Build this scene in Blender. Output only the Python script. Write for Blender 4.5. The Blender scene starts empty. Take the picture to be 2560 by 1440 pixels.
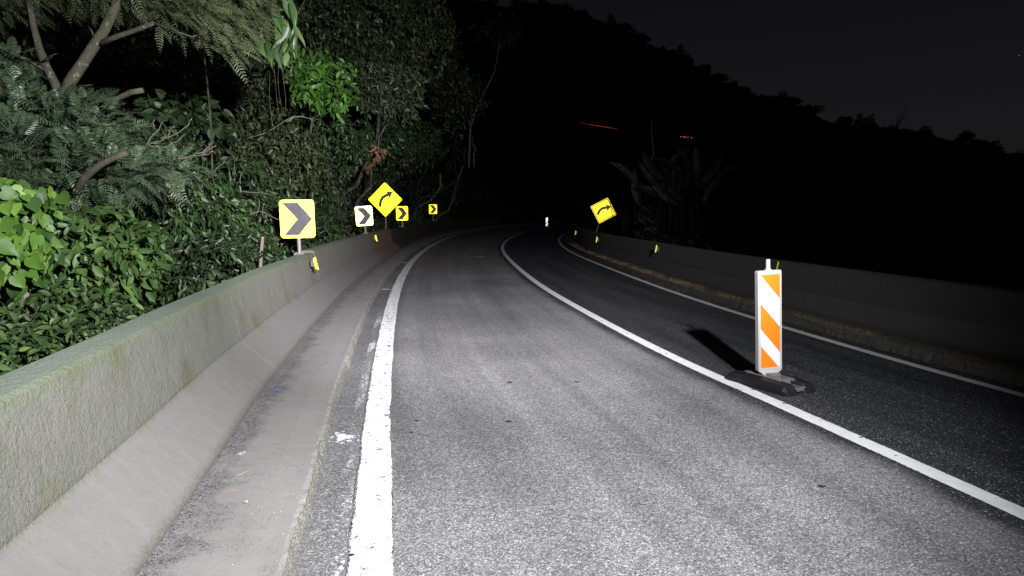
import bpy, bmesh, math, random
import numpy as np
from mathutils import Vector, Matrix

S = bpy.context.scene
C = S.collection
R = math.radians
rng = np.random.default_rng(7)
random.seed(7)

# ------------------------------------------------------------------ camera
CAMH = 1.6
FPX = 1707.0
PITCH = math.atan((720 - 530) / FPX)
cam_d = bpy.data.cameras.new('camera'); cam = bpy.data.objects.new('camera', cam_d); C.objects.link(cam)
cam.location = (0, 0, CAMH); cam.rotation_euler = (math.pi/2 - PITCH, 0, 0)
cam_d.sensor_width = 36; cam_d.lens = 36*FPX/2560
cam_d.clip_start = .05; cam_d.clip_end = 5000
S.camera = cam
def at(px, py, Y):
    """world point seen at photo position px,py on the plane y = Y (used to read positions off the photo)"""
    u = (px - 1280)/FPX; v = -(py - 720)/FPX
    c, s = math.cos(PITCH), math.sin(PITCH)
    dy = c + v*s; dz = -s + v*c; t = Y/dy
    return Vector((u*t, Y, CAMH + dz*t))

# ------------------------------------------------------------------ world, exposure
w = bpy.data.worlds.new('World'); S.world = w; w.use_nodes = True
nt = w.node_tree; nt.nodes.clear()
out = nt.nodes.new('ShaderNodeOutputWorld'); bg = nt.nodes.new('ShaderNodeBackground')
sky = nt.nodes.new('ShaderNodeTexSky'); sky.sky_type = 'NISHITA'; sky.sun_disc = False
sky.sun_elevation = R(-5.0); sky.sun_rotation = R(75); sky.air_density = 1.2; sky.dust_density = 3.0; sky.ozone_density = 1.0
tint = nt.nodes.new('ShaderNodeMix'); tint.data_type = 'RGBA'; tint.blend_type = 'MIX'; tint.inputs[0].default_value = .8
tint.inputs[7].default_value = (.078, .074, .094, 1)      # glow of distant towns on the night air
nt.links.new(sky.outputs[0], tint.inputs[6])
# a little of the town glow gathers at the horizon
tc = nt.nodes.new('ShaderNodeTexCoord'); sep = nt.nodes.new('ShaderNodeSeparateXYZ')
nt.links.new(tc.outputs['Generated'], sep.inputs[0])
rmp = nt.nodes.new('ShaderNodeValToRGB')
rmp.color_ramp.elements[0].position = .03; rmp.color_ramp.elements[0].color = (.128, .119, .130, 1)
rmp.color_ramp.elements[1].position = .40; rmp.color_ramp.elements[1].color = (.026, .033, .062, 1)
nt.links.new(sep.outputs[2], rmp.inputs[0]); nt.links.new(rmp.outputs[0], tint.inputs[7])
# faint stars
vor = nt.nodes.new('ShaderNodeTexVoronoi'); vor.inputs['Scale'].default_value = 26
nt.links.new(tc.outputs['Generated'], vor.inputs['Vector'])
lt = nt.nodes.new('ShaderNodeMath'); lt.operation = 'LESS_THAN'; lt.inputs[1].default_value = .016
nt.links.new(vor.outputs['Distance'], lt.inputs[0])
sm = nt.nodes.new('ShaderNodeMath'); sm.operation = 'MULTIPLY'
sc_ = nt.nodes.new('ShaderNodeSeparateColor'); nt.links.new(vor.outputs['Color'], sc_.inputs[0])
pw = nt.nodes.new('ShaderNodeMath'); pw.operation = 'POWER'; pw.inputs[1].default_value = 4; nt.links.new(sc_.outputs[0], pw.inputs[0])
nt.links.new(lt.outputs[0], sm.inputs[0]); nt.links.new(pw.outputs[0], sm.inputs[1])
addn = nt.nodes.new('ShaderNodeMix'); addn.data_type = 'RGBA'; addn.blend_type = 'ADD'; addn.inputs[0].default_value = 1
sv = nt.nodes.new('ShaderNodeVectorMath'); sv.operation = 'SCALE'; sv.inputs[0].default_value = (1.3, 1.35, 1.5)
nt.links.new(sm.outputs[0], sv.inputs['Scale'])
nt.links.new(tint.outputs[2], addn.inputs[6]); nt.links.new(sv.outputs[0], addn.inputs[7])
nt.links.new(addn.outputs[2], bg.inputs[0]); bg.inputs[1].default_value = .1
nt.links.new(bg.outputs[0], out.inputs[0])
S.view_settings.view_transform = 'Standard'; S.view_settings.look = 'None'
S.view_settings.exposure = 0; S.view_settings.gamma = 1
S.cycles.use_denoising = True
S.cycles.max_bounces = 6; S.cycles.diffuse_bounces = 3; S.cycles.glossy_bounces = 2; S.cycles.transmission_bounces = 2
S.cycles.sample_clamp_indirect = 3

# ------------------------------------------------------------------ the work lamp that lights the road (its place follows from the marker's shadow)
LP = Vector((1.98, 0.0, 3.28))
def spot(name, aim, size, blend, power, col=(1, .985, .96), soft=.11):
    l = bpy.data.lights.new(name, 'SPOT'); l.energy = power; l.spot_size = R(size); l.spot_blend = blend
    l.color = col; l.shadow_soft_size = soft
    o = bpy.data.objects.new(name, l); C.objects.link(o); o.location = LP
    o.rotation_euler = (Vector(aim) - LP).to_track_quat('-Z', 'Y').to_euler(); return o
spot('flood_lamp', LP + Vector((-.50, .87, -.21))*10, 108, 1.0, 6500, (.965, .965, 1.0))
spot('beam_lamp', LP + Vector((-.27, .96, -.14))*10, 52, 1.0, 15500, (.97, .94, 1.0))

# ------------------------------------------------------------------ helpers
def tag(o, label=None, cat=None, group=None, kind=None):
    if label: o['label'] = label
    if cat: o['category'] = cat
    if group: o['group'] = group
    if kind: o['kind'] = kind
    return o
def empty(name, loc=(0, 0, 0), rot=(0, 0, 0)):
    o = bpy.data.objects.new(name, None); C.objects.link(o); o.location = loc; o.rotation_euler = rot
    o.empty_display_size = .2; return o
def link_mesh(name, me, mats, parent=None, smooth=False):
    o = bpy.data.objects.new(name, me); C.objects.link(o)
    for m in (mats if isinstance(mats, (list, tuple)) else [mats]): me.materials.append(m)
    if smooth: me.polygons.foreach_set('use_smooth', [True]*len(me.polygons))
    if parent: o.parent = parent
    return o
def bm_obj(name, bm, mats, parent=None, smooth=False):
    bmesh.ops.recalc_face_normals(bm, faces=bm.faces)
    me = bpy.data.meshes.new(name); bm.to_mesh(me); bm.free()
    return link_mesh(name, me, mats, parent, smooth)
def copy_tree(o, parent=None):
    c = o.copy(); C.objects.link(c); c.parent = parent
    for ch in o.children: copy_tree(ch, c)
    return c
def add_box(bm, c, s, bevel=0, rot=None):
    r = bmesh.ops.create_cube(bm, size=1)['verts']
    M = Matrix.Translation(c) @ (rot.to_4x4() if rot else Matrix()) @ Matrix.Diagonal((*s, 1))
    bmesh.ops.transform(bm, matrix=M, verts=r)
    if bevel:
        es = list({e for v in r for e in v.link_edges})
        bmesh.ops.bevel(bm, geom=es, offset=bevel, segments=2, affect='EDGES', profile=.6)
def add_cyl(bm, p0, p1, r0, r1=None, seg=16):
    p0, p1 = Vector(p0), Vector(p1); r1 = r0 if r1 is None else r1
    v = bmesh.ops.create_cone(bm, segments=seg, radius1=r0, radius2=r1, depth=(p1-p0).length, cap_ends=True)['verts']
    M = Matrix.Translation((p0+p1)/2) @ (p1-p0).to_track_quat('Z', 'Y').to_matrix().to_4x4()
    bmesh.ops.transform(bm, matrix=M, verts=v)
def add_poly(bm, pts2, y0, y1):
    """prism: outline in x,z between two y planes"""
    a = [bm.verts.new((x, y0, z)) for x, z in pts2]; b = [bm.verts.new((x, y1, z)) for x, z in pts2]
    bm.faces.new(a); bm.faces.new(b[::-1]); n = len(a)
    for i in range(n): bm.faces.new((a[i], b[i], b[(i+1) % n], a[(i+1) % n]))
def rrect(wd, ht, r, n=6):
    p = []
    for cx, cz, a0 in ((wd/2-r, ht/2-r, 0), (-wd/2+r, ht/2-r, 90), (-wd/2+r, -ht/2+r, 180), (wd/2-r, -ht/2+r, 270)):
        for k in range(n+1):
            a = R(a0 + 90*k/n); p.append((cx + r*math.cos(a), cz + r*math.sin(a)))
    return p
class Tubes:
    """tapered wobbly tubes collected into one mesh"""
    def __init__(s): s.v = []; s.f = []
    def add(s, pts, r0, r1, seg=7, wob=.0):
        pts = [Vector(p) for p in pts]; n = len(pts); base = len(s.v); ph = random.random()*6
        for i, p in enumerate(pts):
            d = (pts[min(i+1, n-1)] - pts[max(i-1, 0)]).normalized()
            a = d.orthogonal().normalized() if i == 0 else (s._a - d*s._a.dot(d)).normalized()
            s._a = a; b = d.cross(a); t = i/max(1, n-1); r = r0 + (r1-r0)*t
            for k in range(seg):
                an = 2*math.pi*k/seg; rr = r*(1 + wob*math.sin(3*an + i*1.7 + ph))
                s.v.append(p + (a*math.cos(an) + b*math.sin(an))*rr)
        for i in range(n-1):
            for k in range(seg):
                k2 = (k+1) % seg
                s.f.append((base+i*seg+k, base+i*seg+k2, base+(i+1)*seg+k2, base+(i+1)*seg+k))
        s.f.append(tuple(base+k for k in range(seg))[::-1]); s.f.append(tuple(base+(n-1)*seg+k for k in range(seg)))
        return s
    def build(s, name, mat, parent=None):
        me = bpy.data.meshes.new(name); me.from_pydata([tuple(v) for v in s.v], [], s.f)
        return link_mesh(name, me, mat, parent, True)
def curvy(p0, p1, n=7, amp=.1, bend=(0, 0, 0)):
    p0, p1 = Vector(p0), Vector(p1); L = (p1-p0).length; bend = Vector(bend); o = Vector((0, 0, 0)); res = []
    for i in range(n):
        t = i/(n-1)
        if 0 < i: o = o*.6 + Vector((random.gauss(0, 1), random.gauss(0, 1), random.gauss(0, 1)))*amp*L*.12
        res.append(p0.lerp(p1, t) + bend*math.sin(math.pi*t) + o*(1 if i < n-1 else .3))
    return res

# ------------------------------------------------------------------ materials
class NM:
    def __init__(s, name):
        s.m = bpy.data.materials.new(name); s.m.use_nodes = True; s.t = s.m.node_tree; s.t.nodes.clear()
        s.o = s.n('OutputMaterial'); s.b = s.n('BsdfPrincipled'); s.l(s.b.outputs[0], s.o.inputs[0])
    def n(s, k, **kw):
        x = s.t.nodes.new('ShaderNode'+k)
        for a, v in kw.items(): setattr(x, a, v)
        return x
    def l(s, a, b): s.t.links.new(a, b)
    def noise(s, vec, scale, detail=4, rough=.55, dist=0):
        x = s.n('TexNoise'); x.inputs['Scale'].default_value = scale; x.inputs['Detail'].default_value = detail
        x.inputs['Roughness'].default_value = rough; x.inputs['Distortion'].default_value = dist; s.l(vec, x.inputs['Vector']); return x.outputs['Fac']
    def voro(s, vec, scale, feat='F1'):
        x = s.n('TexVoronoi', feature=feat); x.inputs['Scale'].default_value = scale; s.l(vec, x.inputs['Vector']); return x
    def ramp(s, fac, stops):
        x = s.n('ValToRGB'); e = x.color_ramp.elements
        while len(e) < len(stops): e.new(.5)
        for q, (p, c) in zip(e, stops):
            q.position = p; q.color = (c, c, c, 1) if isinstance(c, (int, float)) else (*c, 1)
        s.l(fac, x.inputs[0]); return x.outputs[0]
    def mix(s, f, a, b, mode='MIX'):
        x = s.n('Mix', data_type='RGBA', blend_type=mode)
        for i, v in ((0, f), (6, a), (7, b)):
            if isinstance(v, (int, float)): x.inputs[i].default_value = v if i == 0 else (v, v, v, 1)
            elif isinstance(v, tuple): x.inputs[i].default_value = (*v, 1)
            else: s.l(v, x.inputs[i])
        return x.outputs[2]
    def math(s, op, a, b=0., c=None):
        x = s.n('Math', operation=op)
        for i, v in enumerate((a, b) if c is None else (a, b, c)):
            if isinstance(v, (int, float)): x.inputs[i].default_value = v
            else: s.l(v, x.inputs[i])
        return x.outputs[0]
    def mapr(s, v, a, b, c=0., d=1.):
        x = s.n('MapRange', interpolation_type='SMOOTHSTEP'); s.l(v, x.inputs[0])
        for i, q in zip((1, 2, 3, 4), (a, b, c, d)): x.inputs[i].default_value = q
        return x.outputs[0]
    def bump(s, h, strength, dist):
        x = s.n('Bump'); x.inputs['Strength'].default_value = strength; x.inputs['Distance'].default_value = dist
        s.l(h, x.inputs['Height']); s.l(x.outputs[0], s.b.inputs['Normal']); return x
    def pos(s): return s.n('NewGeometry').outputs['Position']
    def obj(s): return s.n('TexCoord').outputs['Object']
    def uv(s):
        u = s.n('TexCoord').outputs['UV']; x = s.n('SeparateXYZ'); s.l(u, x.inputs[0]); return u, x.outputs[0], x.outputs[1]
    def scale(s, v, x, y, z=1.):
        m = s.n('Mapping'); m.inputs['Scale'].default_value = (x, y, z); s.l(v, m.inputs[0]); return m.outputs[0]
    def set(s, col=None, rough=.8, spec=.3, metal=0):
        if col is not None:
            if isinstance(col, tuple): s.b.inputs['Base Color'].default_value = (*col, 1)
            else: s.l(col, s.b.inputs['Base Color'])
        if isinstance(rough, (int, float)): s.b.inputs['Roughness'].default_value = rough
        else: s.l(rough, s.b.inputs['Roughness'])
        s.b.inputs['Specular IOR Level'].default_value = spec; s.b.inputs['Metallic'].default_value = metal
        return s.m

def mat_asphalt():
    m = NM('asphalt'); P = m.pos(); uv, u, v = m.uv()
    # u = metres right of the centre line, v = metres along the road
    vc = m.voro(P, 140); sepc = m.n('SeparateColor'); m.l(vc.outputs['Color'], sepc.inputs[0])
    grain = m.ramp(sepc.outputs[0], [(0, .06), (.3, .10), (.6, .155), (.82, .235), (.96, .36), (1, .5)])
    vc2 = m.voro(P, 62); sep2 = m.n('SeparateColor'); m.l(vc2.outputs['Color'], sep2.inputs[0])
    grain = m.mix(.20, grain, m.ramp(sep2.outputs[1], [(0, .045), (.5, .14), (.85, .30), (1, .48)]))
    big = m.noise(P, .55, 5, .6); grain = m.mix(1., grain, m.ramp(big, [(.3, .72), (.7, 1.18)]), 'MULTIPLY')
    stripe = m.noise(m.scale(uv, 2.2, .05), 1.0, 3, .6)
    grain = m.mix(1., grain, m.ramp(stripe, [(.35, .70), (.62, 1.08)]), 'MULTIPLY')
    grain = m.mix(1., grain, (.93, .93, .94), 'MULTIPLY')
    # brown-red dust drag in the left lane far ahead
    dust = m.math('MULTIPLY', m.mapr(v, 15, 24), m.mapr(m.noise(m.scale(uv, .5, .12), 1.3, 3), .42, .68))
    grain = m.mix(m.math('MULTIPLY', dust, .55), grain, m.mix(1., grain, (.95, .66, .56), 'MULTIPLY'))
    # tar spots
    vt = m.voro(P, 1.6); vt.voronoi_dimensions = '2D'; d = m.math('ADD', vt.outputs['Distance'], m.math('MULTIPLY', m.noise(P, 22, 3), .07))
    st = m.n('SeparateColor'); m.l(vt.outputs['Color'], st.inputs[0])
    rad = m.math('MULTIPLY_ADD', m.math('POWER', st.outputs[0], 4.), .045, .040)
    tar = m.math('LESS_THAN', d, rad)
    grain = m.mix(tar, grain, (.018, .017, .017))
    # new black lane: relaid asphalt right of the centre line
    sp = m.ramp(sepc.outputs[1], [(0, .020), (.6, .031), (.88, .054), (.97, .15), (1, .42)])
    spx = m.mix(1., sp, m.ramp(m.noise(m.scale(uv, 1.6, .12), 1.6, 4), [(.35, .72), (.7, 1.45)]), 'MULTIPLY')
    spx = m.mix(1., spx, (1.12, 1.15, 1.25), 'MULTIPLY')
    edge = m.math('ADD', u, m.math('MULTIPLY_ADD', m.noise(P, 1.3, 5), .34, -.17))
    new = m.mapr(edge, -.30, -.10)
    col = m.mix(new, grain, spx)
    # dusty dirt near both kerbs
    dl = m.math('SUBTRACT', 0., u)
    dirtl = m.math('MULTIPLY', m.mapr(m.math('ADD', dl, m.math('MULTIPLY', m.noise(P, 6, 4), .25)), 3.72, 4.0), .65)
    col = m.mix(dirtl, col, (.15, .135, .12))
    m.bump(m.math('ADD', vc.outputs['Distance'], m.math('MULTIPLY', m.noise(P, 60, 3), .6)), .5, .006)
    return m.set(col, m.mix(new, .78, .5), .35)
def mat_paint(name, wear):
    m = NM(name); P = m.pos(); uv, u, v = m.uv()
    # u runs -1..1 across the line
    vc = m.voro(P, 95); sp = m.n('SeparateColor'); m.l(vc.outputs['Color'], sp.inputs[0])
    base = m.mix(1., (.74, .745, .75), m.ramp(m.noise(P, 9, 4), [(.3, .86), (.7, 1.04)]), 'MULTIPLY')
    au = m.math('ABSOLUTE', u)
    edge = m.mapr(au, .84, 1.02, 0, .22)
    n1 = m.noise(P, 30, 6, .7); n2 = m.noise(m.scale(uv, .8, 5.), 1.6, 6, .75)
    k = m.math('ADD', m.math('ADD', m.math('MULTIPLY', n1, .45), m.math('MULTIPLY', n2, .55)), edge)
    clus = m.math('MULTIPLY', m.math('SUBTRACT', m.noise(m.scale(uv, .9, .5), 1.7, 3), .5), .25)
    k = m.math('ADD', k, clus); chip = m.mapr(k, .595-wear, .625-wear)
    col = m.mix(chip, base, m.ramp(sp.outputs[0], [(0, .03), (.5, .11), (1, .32)]))
    vt = m.voro(P, 1.9); vt.voronoi_dimensions = '2D'; d = m.math('ADD', vt.outputs['Distance'], m.math('MULTIPLY', m.noise(P, 25, 3), .05))
    col = m.mix(m.math('LESS_THAN', d, .052), col, (.02, .02, .02))
    m.bump(vc.outputs['Distance'], .35, .004)
    return m.set(col, .7, .3)
def mat_wall(name, tone=(1, 1, 1), moss=1.0, dark=1.0, split=True):
    """uv: u metres along, v metres round the profile; slots share it, position z decides what is what"""
    m = NM(name); P = m.pos(); uv, u, v = m.uv()
    z = m.n('SeparateXYZ'); m.l(P, z.inputs[0]); z = z.outputs[2]
    fine = m.noise(P, 55, 5, .7); mid = m.noise(P, 4.5, 6, .65); big = m.noise(P, 1.1, 4)
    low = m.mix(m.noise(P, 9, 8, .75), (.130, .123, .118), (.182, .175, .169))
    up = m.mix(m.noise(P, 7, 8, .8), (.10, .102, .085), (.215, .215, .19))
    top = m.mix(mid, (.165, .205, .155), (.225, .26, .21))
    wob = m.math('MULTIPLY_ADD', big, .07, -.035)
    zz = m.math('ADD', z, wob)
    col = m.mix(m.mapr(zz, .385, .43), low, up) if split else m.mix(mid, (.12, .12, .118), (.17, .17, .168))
    # green film below the rim and patches lower down
    film = m.math('MULTIPLY', m.mapr(zz, .78, .91), .6*moss)
    col = m.mix(film, col, m.mix(fine, (.105, .135, .065), (.19, .215, .13)))
    patch = m.math('MULTIPLY', m.math('MULTIPLY', m.mapr(m.noise(m.scale(uv, 1.3, .8), 1.6, 5), .50, .68), m.mapr(z, .3, .5)), .62*moss)
    col = m.mix(patch, col, (.105, .11, .05))
    # vertical streaks down from the rim
    strk = m.noise(m.scale(uv, 11., 1.1), 1.5, 6, .75)
    smask = m.math('MULTIPLY', m.mapr(strk, .55, .68), m.math('MULTIPLY', m.mapr(z, .45, .80), m.mapr(m.noise(m.scale(uv, .9, .1), 1., 2), .45, .62)))
    col = m.mix(m.math('MULTIPLY', smask, .72), col, (.045, .045, .035))
    # top surface
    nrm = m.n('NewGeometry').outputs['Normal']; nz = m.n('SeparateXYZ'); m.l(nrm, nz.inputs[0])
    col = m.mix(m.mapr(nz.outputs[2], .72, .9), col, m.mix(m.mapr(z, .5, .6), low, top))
    # mossy foot
    foot = m.math('MULTIPLY', m.mapr(m.math('ADD', z, m.math('MULTIPLY', fine, .09)), .225, .165), .8)
    col = m.mix(foot, col, m.mix(m.noise(P, 90, 3), (.025, .03, .016), (.11, .11, .08)))
    # pits
    vp = m.voro(P, 13); pd = m.math('ADD', vp.outputs['Distance'], m.math('MULTIPLY', m.noise(P, 60, 2), .12))
    pit = m.math('MULTIPLY', m.math('LESS_THAN', pd, .135), m.mapr(z, .40, .44))
    col = m.mix(m.math('MULTIPLY', pit, .7), col, (.06, .06, .05))
    # scattered dirt freckles
    fr = m.math('MULTIPLY', m.mapr(m.noise(P, 60, 6, .85), .55, .70), .6)
    col = m.mix(fr, col, (.075, .07, .06))
    col = m.mix(1., col, tuple(t*dark for t in tone), 'MULTIPLY')
    rough_up = m.math('MULTIPLY', m.mapr(z, .39, .45), m.math('ADD', m.math('MULTIPLY', fine, .9), m.noise(P, 22, 5, .7)))
    h = m.math('SUBTRACT', m.math('ADD', rough_up, m.math('MULTIPLY', m.noise(P, 12, 4), .3)), m.math('MULTIPLY', pit, 1.2))
    m.bump(h, 1., .02)
    return m.set(col, .9, .2)
def mat_ledge(name='ledge_concrete', k=1.0, gold=False):
    m = NM(name); P = m.pos(); uv, u, v = m.uv()
    # v = metres from the wall foot toward the road
    mid = m.noise(P, 3.2, 6, .65); fine = m.noise(P, 70, 5, .75)
    col = m.mix(mid, (.165*k, .157*k, .152*k), (.235*k, .226*k, .220*k))
    grit = m.voro(P, 120); gs = m.n('SeparateColor'); m.l(grit.outputs['Color'], gs.inputs[0])
    gcol = m.mix(gs.outputs[0], (.03*k, .029*k, .036*k), (.22*k, .21*k, .21*k)) if not gold else m.mix(gs.outputs[0], (.03, .025, .018), (.15, .125, .08))
    band = m.math('SUBTRACT', m.mapr(v, .30, -.02), m.math('MULTIPLY', m.mapr(m.noise(P, 3.4, 8, .72), .32, .68), .8))
    g = m.mapr(m.math('ADD', band, m.math('MULTIPLY', m.math('SUBTRACT', m.noise(P, 110, 3, .8), .5), 2.2)), .0, .5)
    col = m.mix(m.math('MULTIPLY', g, .9), col, gcol)
    # broken outer edge
    e = m.mapr(m.math('ADD', v, m.math('MULTIPLY', m.noise(P, 14, 5, .7), .05)), .535, .565)
    nrm = m.n('NewGeometry').outputs['Normal']; nz = m.n('SeparateXYZ'); m.l(nrm, nz.inputs[0])
    side = m.mapr(nz.outputs[2], .9, .6)
    rock = m.ramp(m.noise(P, 85, 4, .8), [(.32, (.03*k, .027*k, .02*k)), (.52, (.16*k, .152*k, .13*k)), (.68, (.46*k, .45*k, .41*k))])
    col = m.mix(side, col, rock)
    m.bump(m.math('ADD', fine, m.math('MULTIPLY', m.math('MULTIPLY', grit.outputs['Distance'], g), 2.)), .6, .006)
    return m.set(col, .92, .2)
def mat_simple(name, col, rough=.6, spec=.3, metal=0, dirt=.25, scale=12, bump=0., dirtcol=(.1, .09, .08)):
    m = NM(name); P = m.obj(); n = m.noise(P, scale, 5, .65)
    c = m.mix(m.math('MULTIPLY', m.mapr(n, .45, .75), dirt), col, dirtcol)
    if bump: m.bump(m.noise(P, scale*5, 4), bump, .004)
    return m.set(c, rough, spec, metal)
def mat_retro(name, col, gain=1.0, rough=.30, dirt=.1, spots=0.):
    """beaded sheeting: sends light back toward where it came from, so the lobe is built round the incoming direction"""
    m = NM(name); P = m.obj(); n = m.noise(P, 14, 5, .6)
    c = m.mix(m.math('MULTIPLY', m.mapr(n, .5, .75), dirt), col, tuple(x*.6 for x in col))
    if spots:
        c = m.mix(m.mapr(m.noise(P, 60, 3, .7), .68, .71), c, tuple(x*(1-spots) for x in col))
    m.set(c, .45, .4)
    g = m.n('BsdfAnisotropic'); g.inputs['Roughness'].default_value = rough
    gm = m.n('NewGeometry'); m.l(gm.outputs['Incoming'], g.inputs['Normal'])
    gc = m.mix(1., c, (gain, gain, gain), 'MULTIPLY'); m.l(gc, g.inputs['Color'])
    a = m.n('MixShader'); a.inputs[0].default_value = .5
    m.l(m.b.outputs[0], a.inputs[1]); m.l(g.outputs[0], a.inputs[2]); m.l(a.outputs[0], m.o.inputs[0])
    return m.m
def mat_leaf(name, c0, c1, c2=None, rough=.42, trans=.28, spec=.5):
    """each leaf has its own shade of its kind's green"""
    m = NM(name); at_ = m.n('Attribute', attribute_name='rnd')
    f = at_.outputs['Fac']
    col = m.ramp(f, [(0, c0), (.85, c1), (1., c2 or c1)])
    n = m.noise(m.pos(), .9, 3); col = m.mix(1., col, m.ramp(n, [(.35, .72), (.65, 1.2)]), 'MULTIPLY')
    m.set(col, rough, spec)
    t = m.n('BsdfTranslucent'); m.l(m.mix(1., col, (1.1, 1.3, .6), 'MULTIPLY'), t.inputs[0])
    a = m.n('MixShader'); a.inputs[0].default_value = trans
    m.l(m.b.outputs[0], a.inputs[1]); m.l(t.outputs[0], a.inputs[2]); m.l(a.outputs[0], m.o.inputs[0])
    return m.m
def mat_bark(name, a, b, moss=.3):
    m = NM(name); P = m.pos(); n = m.noise(m.scale(P, 1, 1, .35), 30, 6, .7); n2 = m.noise(P, 5, 4)
    c = m.mix(n, a, b); c = m.mix(m.math('MULTIPLY', m.mapr(n2, .45, .62), moss), c, (.09, .11, .05))
    c = m.mix(m.math('MULTIPLY', m.mapr(m.noise(P, 17, 4), .6, .68), .6), c, (.34, .35, .31))
    m.bump(n, .7, .02); return m.set(c, .9, .2)
def mat_soil():
    m = NM('soil'); P = m.pos(); n = m.noise(P, 1.5, 8, .7)
    c = m.mix(n, (.012, .014, .008), (.035, .034, .02)); m.bump(n, .8, .1); return m.set(c, 1., .1)

M = dict(
 asphalt=mat_asphalt(), edge_paint=mat_paint('worn_white_paint', .045), paint=mat_paint('white_paint', .0),
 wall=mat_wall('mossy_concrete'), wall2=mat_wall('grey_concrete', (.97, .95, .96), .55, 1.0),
 wall_red=mat_wall('red_brown_concrete', (1.05, .76, .66), .15, 1.0), wall_dark=mat_wall('dark_brown_concrete', (.5, .42, .33), .4, .7),  # far lengths: a darker, browner tone over the whole barrier
 wall_r=mat_wall('dark_concrete', (.62, .62, .62), .25, .85, False),
 ledge=mat_ledge(), ledge_r=mat_ledge('dirty_ledge', .5, True),
 soil=mat_soil(),
 yellow=mat_retro('yellow_sheeting', (.90, .80, .020), .5, .30, .05),
 yellow_hot=mat_retro('bright_yellow_sheeting', (.88, .80, .060), .62, .34, .03),
 yellow_pale=mat_retro('pale_sheeting', (.95, .92, .30), .95, .34, .03),
 yellow_worn=mat_retro('worn_yellow_sheeting', (.85, .68, .03), .75, .30, .25, .5),
 white_r=mat_retro('white_sheeting', (.74, .73, .82), .22, .42, .1, .2),
 orange_r=mat_retro('orange_sheeting', (.72, .19, .010), .30, .42, .08),
 reflector=mat_retro('reflector_yellow', (.72, .70, .04), .24, .32, .05),
 black=mat_simple('black_film', (.03, .028, .03), .35, .5, 0, .2, 20, 0, (.1, .1, .1)),
 greyfilm=mat_simple('grey_black_film', (.062, .060, .066), .45, .45, 0, .25, 9, 0, (.22, .2, .22)),
 brownfilm=mat_simple('brown_black_film', (.045, .035, .035), .4, .5, 0, .3, 20),
 plastic=mat_simple('white_plastic', (.36, .347, .338), .5, .4, 0, .45, 16, .1, (.30, .27, .23)),
 rubber=mat_simple('black_rubber', (.010, .010, .011), .55, .25, 0, .4, 7, .5, (.03, .028, .028)),
 steel=mat_simple('galvanised_steel', (.22, .21, .205), .6, .4, .2, .4, 12, .1, (.2, .17, .14)),
 housing=mat_simple('grey_housing', (.10, .10, .095), .6, .3, 0, .3, 30),
 backplate=mat_simple('sign_back', (.25, .25, .25), .5, .4, .4, .3, 12),
 rustpole=mat_simple('brown_post', (.20, .13, .09), .8, .2, 0, .4, 12, .2),
 bark=mat_bark('lichen_bark', (.05, .045, .03), (.14, .13, .10)), dead=mat_bark('dead_wood', (.09, .08, .06), (.21, .19, .155), .1),
 stem=mat_bark('green_stem', (.035, .04, .018), (.08, .08, .04), .2),
 dark_bark=mat_bark('dark_bark', (.018, .016, .012), (.05, .045, .033), .5),
 lime=mat_leaf('lime_leaves', (.016, .045, .009), (.082, .17, .024), (.14, .215, .036), .5, .3, .3),
 vine=mat_leaf('vine_leaves', (.014, .034, .010), (.075, .135, .036), (.14, .20, .05), .48, .25, .3),
 cover=mat_leaf('cover_leaves', (.013, .030, .010), (.066, .115, .034), (.14, .19, .045), .5, .25, .3),
 pinnate=mat_leaf('pinnate_leaves', (.03, .065, .03), (.12, .185, .10), (.27, .31, .18), .3, .2, .7),
 canopy=mat_leaf('canopy_leaves', (.045, .08, .028), (.115, .155, .065), (.22, .24, .11), .4, .25, .6),
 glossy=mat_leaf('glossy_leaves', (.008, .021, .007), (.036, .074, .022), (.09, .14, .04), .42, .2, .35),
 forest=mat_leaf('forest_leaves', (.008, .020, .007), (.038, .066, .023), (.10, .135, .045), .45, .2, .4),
 forest_b=mat_leaf('olive_leaves', (.018, .03, .011), (.055, .075, .028), (.12, .13, .05), .45, .2, .35),
 grey_leaf=mat_leaf('grey_green_leaves', (.03, .05, .024), (.085, .12, .06), (.22, .24, .12), .4, .2, .5),
 bright=mat_leaf('bright_leaves', (.025, .075, .012), (.07, .17, .024), (.12, .25, .035), .45, .3, .35),
 dry=mat_leaf('dry_leaves', (.18, .10, .05), (.36, .20, .10), (.5, .32, .2), .8, .1, .2),
 pale=mat_leaf('pale_leaves', (.4, .4, .38), (.7, .7, .68), (.8, .8, .78), .6, .1, .3),
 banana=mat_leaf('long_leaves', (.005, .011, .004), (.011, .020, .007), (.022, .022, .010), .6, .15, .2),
 gravel=mat_leaf('gravel_stones', (.03, .028, .03), (.14, .13, .12), (.6, .56, .48), .7, 0., .4),
 gravel_gold=mat_leaf('golden_grit', (.08, .065, .04), (.30, .24, .13), (.6, .48, .25), .5, 0., .5),
)

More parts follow.
